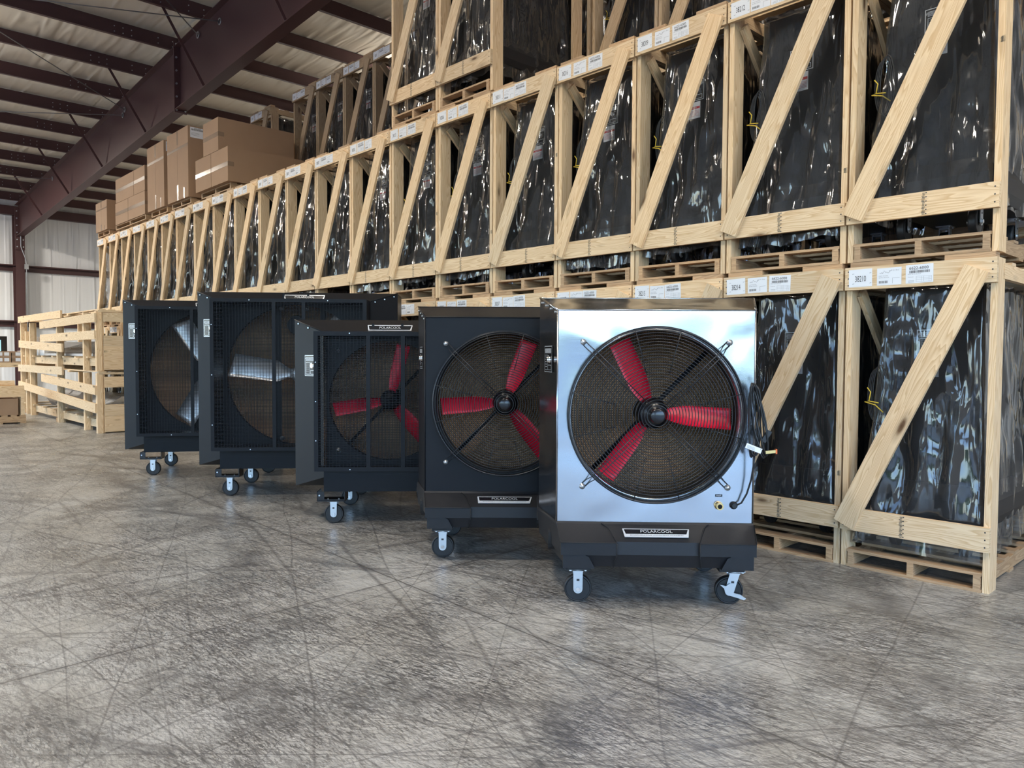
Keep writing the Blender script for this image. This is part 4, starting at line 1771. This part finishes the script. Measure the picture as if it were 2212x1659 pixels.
FILMS = [film_mesh(s, 'film', lo) for s, lo in ((1, .17), (2, .21), (3, .18), (4, .30))]

# the packed cooler: body, base, casters, control plate
m = MB()
y0, y1 = .12, .68


def sect(x, a, b, z0_, z1_):
    return [(x, a, z0_), (x, b, z0_), (x, b, z1_), (x, a, z1_)]


m.loft([sect(.20, y0, y1 - .02, .60, 1.84), sect(1.20, y0, y1 - .02, .60, 1.84)], 'black')
PB = mesh_(m, 'housing')
m = MB()
m.loft([[(.17, .08, .34), (1.22, .08, .34), (1.22, .72, .34), (.17, .72, .34)], [(.15, .06, .40), (1.24, .06, .40), (1.24, .74, .40), (.15, .74, .40)],
        [(.15, .06, .50), (1.24, .06, .50), (1.24, .74, .50), (.15, .74, .50)], [(.19, .11, .60), (1.21, .11, .60), (1.21, .67, .60), (.19, .67, .60)]], 'plastic')
PBASE = mesh_(m, 'base')
m = MB()
control_plate(m, (.197, .41, 1.50), (0, -1, 0), Zv, .17, .165)
PCTL = mesh_(m, 'control_panel')
m = MB()
R_, U_ = (0, -1, 0), (0, 0, 1)
m.quad((.1975, .49, 1.28), (.1975, .36, 1.28), (.1975, .36, 1.41), (.1975, .49, 1.41), 'label')
m.quad((.1965, .485, 1.355), (.1965, .365, 1.355), (.1965, .365, 1.373), (.1965, .485, 1.373), 'danger')
m.text('DANGER', (.1962, .425, 1.359), R_, U_, .011, 'label', 1.0, .0006, 'CENTER')
for k in range(5):
    m.box(.1966, .1972, .37, .48, 1.340 - k * .010, 1.342 - k * .010, 'danger')
for k in range(3):
    m.box(.1966, .1972, .44, .48, 1.400 - k * .008, 1.403 - k * .008, 'ink')
PDAN = mesh_(m, 'warning_label')
m = MB()
for k in range(4):
    m.tube([(.15 + .003 * k, .70 + .045 * cos(a) + .012 * k, 1.15 + (.20 - .01 * k) * sin(a)) for a in [2 * pi * q / 20 for q in range(20)]], .005, 'rubber', 5, True)
PCORD = mesh_(m, 'power_cord')
m = MB()
m.tube([(.13, .775, 1.20), (.13, .752, 1.17), (.13, .762, 1.11), (.13, .79, 1.105), (.13, .72, 1.085), (.13, .67, 1.04)], .004, 'yellow', 5)
m.tube([(.13, .762, 1.11), (.13, .70, 1.10)], .004, 'yellow', 5)
PTIE = mesh_(m, 'tie_wrap')


def packed_cooler(root, seed, near=True, mat=None):
    link('housing', PB, root)
    link('base', PBASE, root)
    link('plastic_wrap', FILMS[seed % 4] if mat is None else mat, root)
    if near:
        link('control_panel', PCTL, root)
        link('warning_label', PDAN, root)
        cd = link('power_cord', PCORD, root)
        link('tie_wrap', PTIE, cd)
        for x in (.28, 1.10):
            for y in (.20, .62):
                c = link('caster', FM, root, (x, y, .14))
                link('wheel', WM, c)


CX = 5.06
YBD = [1.25, 2.14, 3.046, 3.90, 4.786, 5.685, 6.58, 7.47, 8.36, 9.25, 10.10, 10.98, 11.86, 12.72, 13.57, 14.44, 15.22, 16.02, 16.86, 17.72, 18.57, 19.44]
T = [0, 2.030, 4.060]
NUM = {(0, 0): '38210', (0, 1): '38214', (0, 2): '38215', (1, 1): '38212', (1, 2): '38209', (1, 3): '38216', (1, 4): '38211', (1, 5): '38206', (1, 6): '38213', (1, 7): '38205'}
random.seed(11)
pr, pcw = {}, {}
TN = ['bottom', 'middle', 'top']


def place_unit(n, tier, x0, yb0, yb1, row, label_c, label_k, near, num=None, wide=False, diag=True, mat='pine', wrap=None, lab=True):
    w_ = yb1 - yb0
    gap = .006
    seed = n * 7 + tier * 3 + row
    r = empty('shipping_crate', (x0, yb0 + gap / 2, T[tier]))
    tag(r, label_c, 'crate', ('slatted pine crates in the front row' if row == 0 else 'slatted pine crates in the back row'))
    W_ = WD if not wide else round(w_, 2)
    sc = (w_ - gap) / W_
    crate_parts(r, W_, diag, mat, seed=seed)
    for o in r.children:
        if o.name.startswith('grade'):
            continue
    r.scale = (1, sc, 1)
    if lab:
        add_labels(r, W_, num or '38207', seed)
    if near:
        rr_ = random.Random(seed)
        link('grade_stamp', STAMP, r, (-.0005, rr_.uniform(.38, .52), .25))
        if rr_.random() < .6:
            link('grade_stamp', STAMP, r, (.0315, .02, rr_.choice((.9, 1.2, .6)))).scale = (1, .8, .25)
    k = empty('wrapped_cooler', (x0, yb0 + gap / 2, T[tier] + .0))
    tag(k, label_k, 'evaporative cooler', ('plastic-wrapped coolers in the front row' if row == 0 else 'plastic-wrapped coolers in the back row'))
    k.scale = (1, (w_ - gap) / WD, 1)
    packed_cooler(k, seed, near, wrap)
    return r, k


def pos(n):
    return ordw(n) + ' from the right end'


for tier in (0, 1):
    for n in range(21):
        tn = ['bottom', 'second'][tier]
        if n == 0:
            lc = 'pale pine crate at the right end of the front row, %s tier' % tn
            lk = 'film-wrapped black cooler in the %s-tier crate at the front right end' % tn
        else:
            lc = 'pale pine crate, front row, %s tier, %s' % (tn, pos(n))
            lk = 'film-wrapped black cooler, front row, %s tier, %s' % (tn, pos(n))
        if (tier, n) in NUM:
            lc = lc.replace('pale pine crate', 'pale pine crate numbered ' + NUM[(tier, n)]) if NUM[(tier, n)] in ('38210', '38214', '38215', '38209', '38212') else lc
        near = (tier == 0 and n < 3) or (tier == 1 and n < 8)
        place_unit(n, tier, CX, YBD[n], YBD[n + 1], 0, lc, lk, near, NUM.get((tier, n)))
for n in (5, 6):
    place_unit(n, 2, CX, YBD[n], YBD[n + 1], 0, 'pale pine crate stacked on the front row, top tier, %s one' % ('right-hand' if n == 5 else 'left-hand'),
               'film-wrapped black cooler in the %s top-tier crate of the front row' % ('right-hand' if n == 5 else 'left-hand'), True)
# back row
BX = 6.5
BLK = film_mesh(31, 'film_black', .10, WD, 1.5)
for tier in (0, 1, 2):
    for n in range(15):
        if tier == 2 and n in (5, 6, 13):
            continue
        tn = TN[tier]
        lc = 'weathered pine crate, back row, %s tier, %s' % (tn, pos(n))
        lk = 'film-wrapped black cooler, back row, %s tier, %s' % (tn, pos(n))
        place_unit(n, tier, BX, YBD[n] - .05, YBD[n + 1] - .05, 1, lc, lk, tier == 2, None, mat='pine' if (tier < 2 or n < 6) else 'pine_old', lab=tier == 2)
place_unit(40, 2, BX, YBD[5] - .02, YBD[7] - .08, 1, 'wide open pine crate without a diagonal brace, back row, top tier', 'tall unit in black film inside the wide open crate, back row top', False, None, True, False, 'pine', BLK)

# ------------------------------------------------------------------ cartons on the second tier
ZT = T[1] + CH


def small_pallet(x0, x1, y0, y1, z, label):
    m = MB()
    n = 3
    for k in range(n):
        y = y0 + (y1 - y0 - .04) * k / (n - 1)
        m.box(0, x1 - x0, y - y0, y - y0 + .04, .016, .084, 'pallet')
    for k in range(6):
        x = (x1 - x0 - .1) * k / 5
        m.box(x, x + .1, 0, y1 - y0, .084, .100, 'pallet')
    for k in range(3):
        x = (x1 - x0 - .1) * k / 2
        m.box(x, x + .1, 0, y1 - y0, 0, .016, 'pallet')
    return tag(m.build('pallet', None, (x0, y0, z)), label, 'pallet')


def carton(x0, x1, y0, y1, z0, z1, label, seam='h', lab=False, tapes=1, mat='cardboard', group='cardboard cartons on top of the second tier'):
    r = empty('cardboard_box', (x0, y0, z0))
    tag(r, label, 'box', group)
    X, Yy, Z = x1 - x0, y1 - y0 - .006, z1 - z0 - .004
    m = MB()
    m.box(0, X, 0, Yy, 0, Z, mat)
    m.build('carton_body', r)
    m = MB()
    if seam == 'h':
        zc = Z * .5
        m.box(-.0012, 0, 0, Yy, zc - .002, zc + .002, 'seam')
        m.box(-.0016, 0, -.001, Yy, zc - .035, zc + .035, 'tape')
        m.box(0, .10, -.0016, 0, zc - .035, zc + .035, 'tape')
    else:
        yc = Yy * .5
        m.box(-.0012, 0, yc - .002, yc + .002, 0, Z, 'seam')
        m.box(-.0016, 0, yc - .03, yc + .03, 0, Z * .22, 'tape')
        m.box(-.0016, 0, Yy * .2 - .02, Yy * .2 + .02, 0, Z * .15, 'tape')
        m.box(-.0016, 0, yc - .03, yc + .03, Z * .8, Z, 'tape')
        if tapes > 1:
            m.box(-.0017, 0, 0, Yy, Z * .72, Z * .76, 'tape')
    m.build('tape', r)
    if lab:
        m = MB()
        m.quad((.04, -.0015, Z - .20), (.30, -.0015, Z - .20), (.30, -.0015, Z - .02), (.04, -.0015, Z - .02), 'label')
        for k in range(14):
            m.box(.06 + .015 * k, .068 + .015 * k, -.0022, -.0016, Z - .075, Z - .045, 'ink')
        m.text('6622-6000', (.17, -.0018, Z - .042), (1, 0, 0), Zv, .02, 'ink', 1, .0006, 'CENTER')
        for k in range(3):
            m.box(.06, .20, -.0022, -.0016, Z - .12 - .02 * k, Z - .115 - .02 * k, 'grey_ink')
        m.build('shipping_label', r)
    return r


BZ = ZT + .036
small_pallet(5.08, 6.3, 11.98, 13.2, BZ, 'low pallet under the three long cartons')
carton(5.0, 6.44, 11.90, 12.57, BZ + .101, BZ + .65, 'long brown carton, lower right one of the three stacked together', 'h')
carton(5.0, 6.44, 12.58, 13.25, BZ + .101, BZ + .65, 'long brown carton, lower left one of the three stacked together', 'h')
carton(5.0, 6.33, 12.27, 12.90, BZ + .652, BZ + 1.19, 'long brown carton lying on top of two others', 'h')
small_pallet(5.06, 6.1, 13.62, 14.55, BZ, 'low pallet under the tall labelled carton')
carton(5.0, 5.9, 13.58, 14.61, BZ + .101, BZ + 1.34, 'tall brown carton with white label on its side, beside the long cartons', 'v', True, 2)
small_pallet(5.06, 6.1, 14.80, 15.68, BZ, 'low pallet under the narrow tall carton')
carton(5.0, 5.9, 14.79, 15.72, BZ + .101, BZ + 1.33, 'tall brown carton with a corner label, left of the other tall one', 'v', True, 2)
small_pallet(5.02, 6.2, 15.9, 17.85, BZ, 'wide low pallet under the block of four cartons')
carton(5.0, 6.1, 15.88, 16.93, BZ + .101, BZ + .56, 'brown carton, lower right of the block of four', 'h')
carton(5.0, 6.1, 16.94, 17.80, BZ + .101, BZ + .56, 'brown carton, lower left of the block of four', 'h')
carton(5.0, 6.1, 15.87, 16.55, BZ + .562, BZ + 1.06, 'brown carton, upper right of the block of four', 'h')
carton(5.0, 6.1, 16.56, 17.76, BZ + .562, BZ + 1.06, 'brown carton, upper left of the block of four', 'h')
small_pallet(5.06, 5.9, 18.45, 19.35, BZ, 'low pallet under the leftmost carton')
carton(5.0, 5.8, 18.42, 19.28, BZ + .101, BZ + .76, 'small brown carton at the far left end on the second tier', 'v', False, 2)

# ------------------------------------------------------------------ long open crates of sheet metal at the left
LX = 3.755


def long_crate(z0, boards, label, plank_z):
    r = empty('lumber_crate', (LX, 14.45, z0))
    tag(r, label, 'crate', 'long open pine crates holding sheet metal')
    for (ya, za, yb, zb2, wd) in boards:
        m = MB()
        m.board((-.045, ya - 14.45, za - z0), (-.045, yb - 14.45, zb2 - z0), wd, .035, (1, 0, 0), 'pine')
        m.build('side_board', r)
    for y, hh in ((14.50, 1.05), (15.30, 1.05), (17.25, 1.05), (19.70, .98), (20.15, .80), (20.65, 1.0)):
        m = MB()
        m.box(-.03, .06, y - 14.45 - .045, y - 14.45 + .045, 0, hh, 'pine')
        m.box(.062, .10, y - 14.45 - .02, y - 14.45 + .07, 0, hh, 'pine')
        m.build('post', r)
    for x in (1.15,):
        for y in (14.5, 17.2, 20.6):
            m = MB()
            m.box(x, x + .09, y - 14.45 - .04, y - 14.45 + .04, 0, 1.04, 'pine')
            m.build('post', r)
    for k, (a, b) in enumerate(plank_z):
        m = MB()
        m.box(.08, 1.22, -.02, .02, a, b, 'pine')
        m.build('end_board', r)
    for x in (.06, 1.14):
        m = MB()
        m.box(x, x + .04, .1, 6.2, .08, .22, 'pine')
        m.build('bottom_rail', r)
    m = MB()
    for y in (.05, .7, 1.5, 2.4, 3.3, 4.2, 5.1, 6.0):
        m.box(.0, 1.2, y, y + .12, .222, .25, 'pine')
    m.build('deck', r)
    for y in (.0, 2.0, 4.0, 6.0):
        m = MB()
        m.box(.0, 1.22, y, y + .12, 1.03, 1.065, 'pine')
        m.build('top_slat', r)
    m = MB()
    m.box(.02, .12, 0, 3.4, 1.066, 1.085, 'pine')
    m.build('top_slat', r)
    for y in (.1, 3.0, 6.0):
        m = MB()
        m.box(0, 1.2, y, y + .1, 0, .079, 'pallet')
        m.build('skid', r)
    return r


long_crate(0, [(14.47, .437, 20.84, .658, .165), (14.47, .753, 18.5, .873, .162), (16.74, 1.051, 20.82, 1.046, .16)],
           'long open pine crate of bent sheet metal standing on the floor', ((.02, .30), (.302, .50), (.80, .99)))
long_crate(1.09, [(14.43, 2.02, 18.57, 1.985, .155), (16.78, 2.16, 20.74, 2.167, .148), (14.46, 1.72, 18.54, 1.71, .155), (16.73, 1.50, 20.71, 1.607, .165)],
           'long open pine crate of ribbed grating stacked on another', ((.02, .24), (.242, .44), (.442, .62), (.86, 1.02)))
# stock in the crates
m = MB()
pts = [(.25, .26), (.85, .26), (1.05, .42), (.75, .62), (.45, .62), (.15, .42)]
m.prism(pts, 'y', .25, 4.6, 'sheet')
tag(m.build('sheet_metal_duct', None, (LX, 14.5, 0)), 'shiny folded sheet metal duct lying in the lower long crate', 'sheet metal')
m = MB()
for k in range(46):
    y = .15 + k * .095
    m.board((.15, y, .30), (1.05, y + .03, .56), .05, .012, (0, -.5, 1), 'sheet')
m.box(.12, 1.1, .1, 4.6, .255, .30, 'sheet')
tag(m.build('steel_grating', None, (LX, 14.5, 1.09)), 'ribbed steel grating lying in the upper long crate', 'sheet metal')
m = MB()
m.box(.15, 1.0, 4.7, 6.0, .252, .56, 'plane_white')
m.box(.2, .6, 4.8, 5.7, .561, .68, 'sheet')
tag(m.build('sheet_stack', None, (LX, 14.5, 1.09)), 'pile of white and grey sheets at the far end of upper crate', 'sheet metal')
m = MB()
m.box(-.12, 0, -.05, 3.6, 0, .035, 'pine')
tag(m.build('loose_plank', None, (LX + .5, 15.3, 2.177)), 'loose pine plank lying along the top of the upper long crate', 'plank', 'loose planks')
m = MB()
m.board((0, 0, 0), (.5, 2.6, 0), .10, .035, (0, 0, 1), 'pine')
tag(m.build('loose_plank', None, (LX + .62, 15.9, 2.196)), 'loose pine plank lying askew on top of the upper long crate', 'plank', 'loose planks')

# ------------------------------------------------------------------ far left corner: pallet load, bench, monitor
small_pallet(2.35, 3.22, 17.5, 18.35, 0, 'rough dark pallet on the floor at the far left').scale = (1, 1, 1.7)
carton(2.38, 3.10, 17.55, 18.25, .171, .50, 'brown carton on the rough pallet under stacked timber', 'h', group='cartons near the far left')
r = empty('timber_stack', (2.3, 17.5, .17))
tag(r, 'stack of short pine offcuts above the carton at far left', 'timber')
for (a, b, c, d, e, f_) in ((.84, .90, 0, .86, 0, .36), (0, .92, .0, .10, .36, .48), (0, .92, .2, .34, .36, .48), (.0, .92, .5, .64, .36, .48), (.02, .90, 0, .12, .48, .58), (.0, .80, .3, .44, .48, .60), (.05, .76, .1, .2, .60, .68), (.0, .04, 0, .86, 0, .36)):
    m = MB()
    m.box(a, b, c, d, e, f_, 'pine')
    m.build('offcut', r)
bench = empty('work_bench', (2.2, 23.4, 0))
tag(bench, 'rough pine work bench behind the long crates at far left', 'bench')
m = MB(); m.box(0, 2.3, 0, 1.0, 1.02, 1.14, 'pine'); m.build('bench_top', bench)
for x in (0, 2.18):
    for y in (0, .9):
        m = MB(); m.box(x, x + .1, y, y + .1, 0, 1.02, 'pine'); m.build('leg', bench)
m = MB(); m.box(0, 2.28, .1, .9, .30, .36, 'pine'); m.box(0, 2.28, -.02, .02, .28, .42, 'pine'); m.build('shelf', bench)
for k, (x, z) in enumerate(((3.62, 1.141), (4.02, 1.141), (3.62, 1.291), (4.02, 1.291))):
    c_ = carton(x, x + .38, 23.42, 23.9, z, z + .15, 'small labelled carton on the bench, %s %s of four' % (('lower', 'upper')[k // 2], ('left', 'right')[k % 2]), 'h', group='small cartons on the bench')
    m = MB()
    for q in (0, 1):
        m.quad((.08 + .15 * q, -.003, .03), (.19 + .15 * q, -.003, .03), (.19 + .15 * q, -.003, .12), (.08 + .15 * q, -.003, .12), 'label')
    m.build('shipping_label', c_)
mon = empty('monitor', (3.75, 24.2, 1.141))
tag(mon, 'black monitor with a pale blue screen on the bench', 'monitor')
m = MB(); m.box(-.5, .30, 0, .05, .15, .70, 'gloss_black'); m.box(-.25, .05, 0, .25, 0, .02, 'gloss_black'); m.box(-.14, -.06, .05, .09, 0, .4, 'gloss_black'); m.build('monitor_case', mon)
m = MB(); m.quad((-.46, -.002, .22), (.16, -.002, .22), (.16, -.002, .60), (-.46, -.002, .60), 'screen'); m.build('screen', mon)
m = MB()
m.lathe((0, 0, 0), [(.09, 0), (.09, .30), (.03, .31)], 'plane_white', 16, 'z')
tag(m.build('paper_roll', None, (4.35, 24.1, 1.141)), 'white paper roll standing beside the cartons on the bench', 'roll')
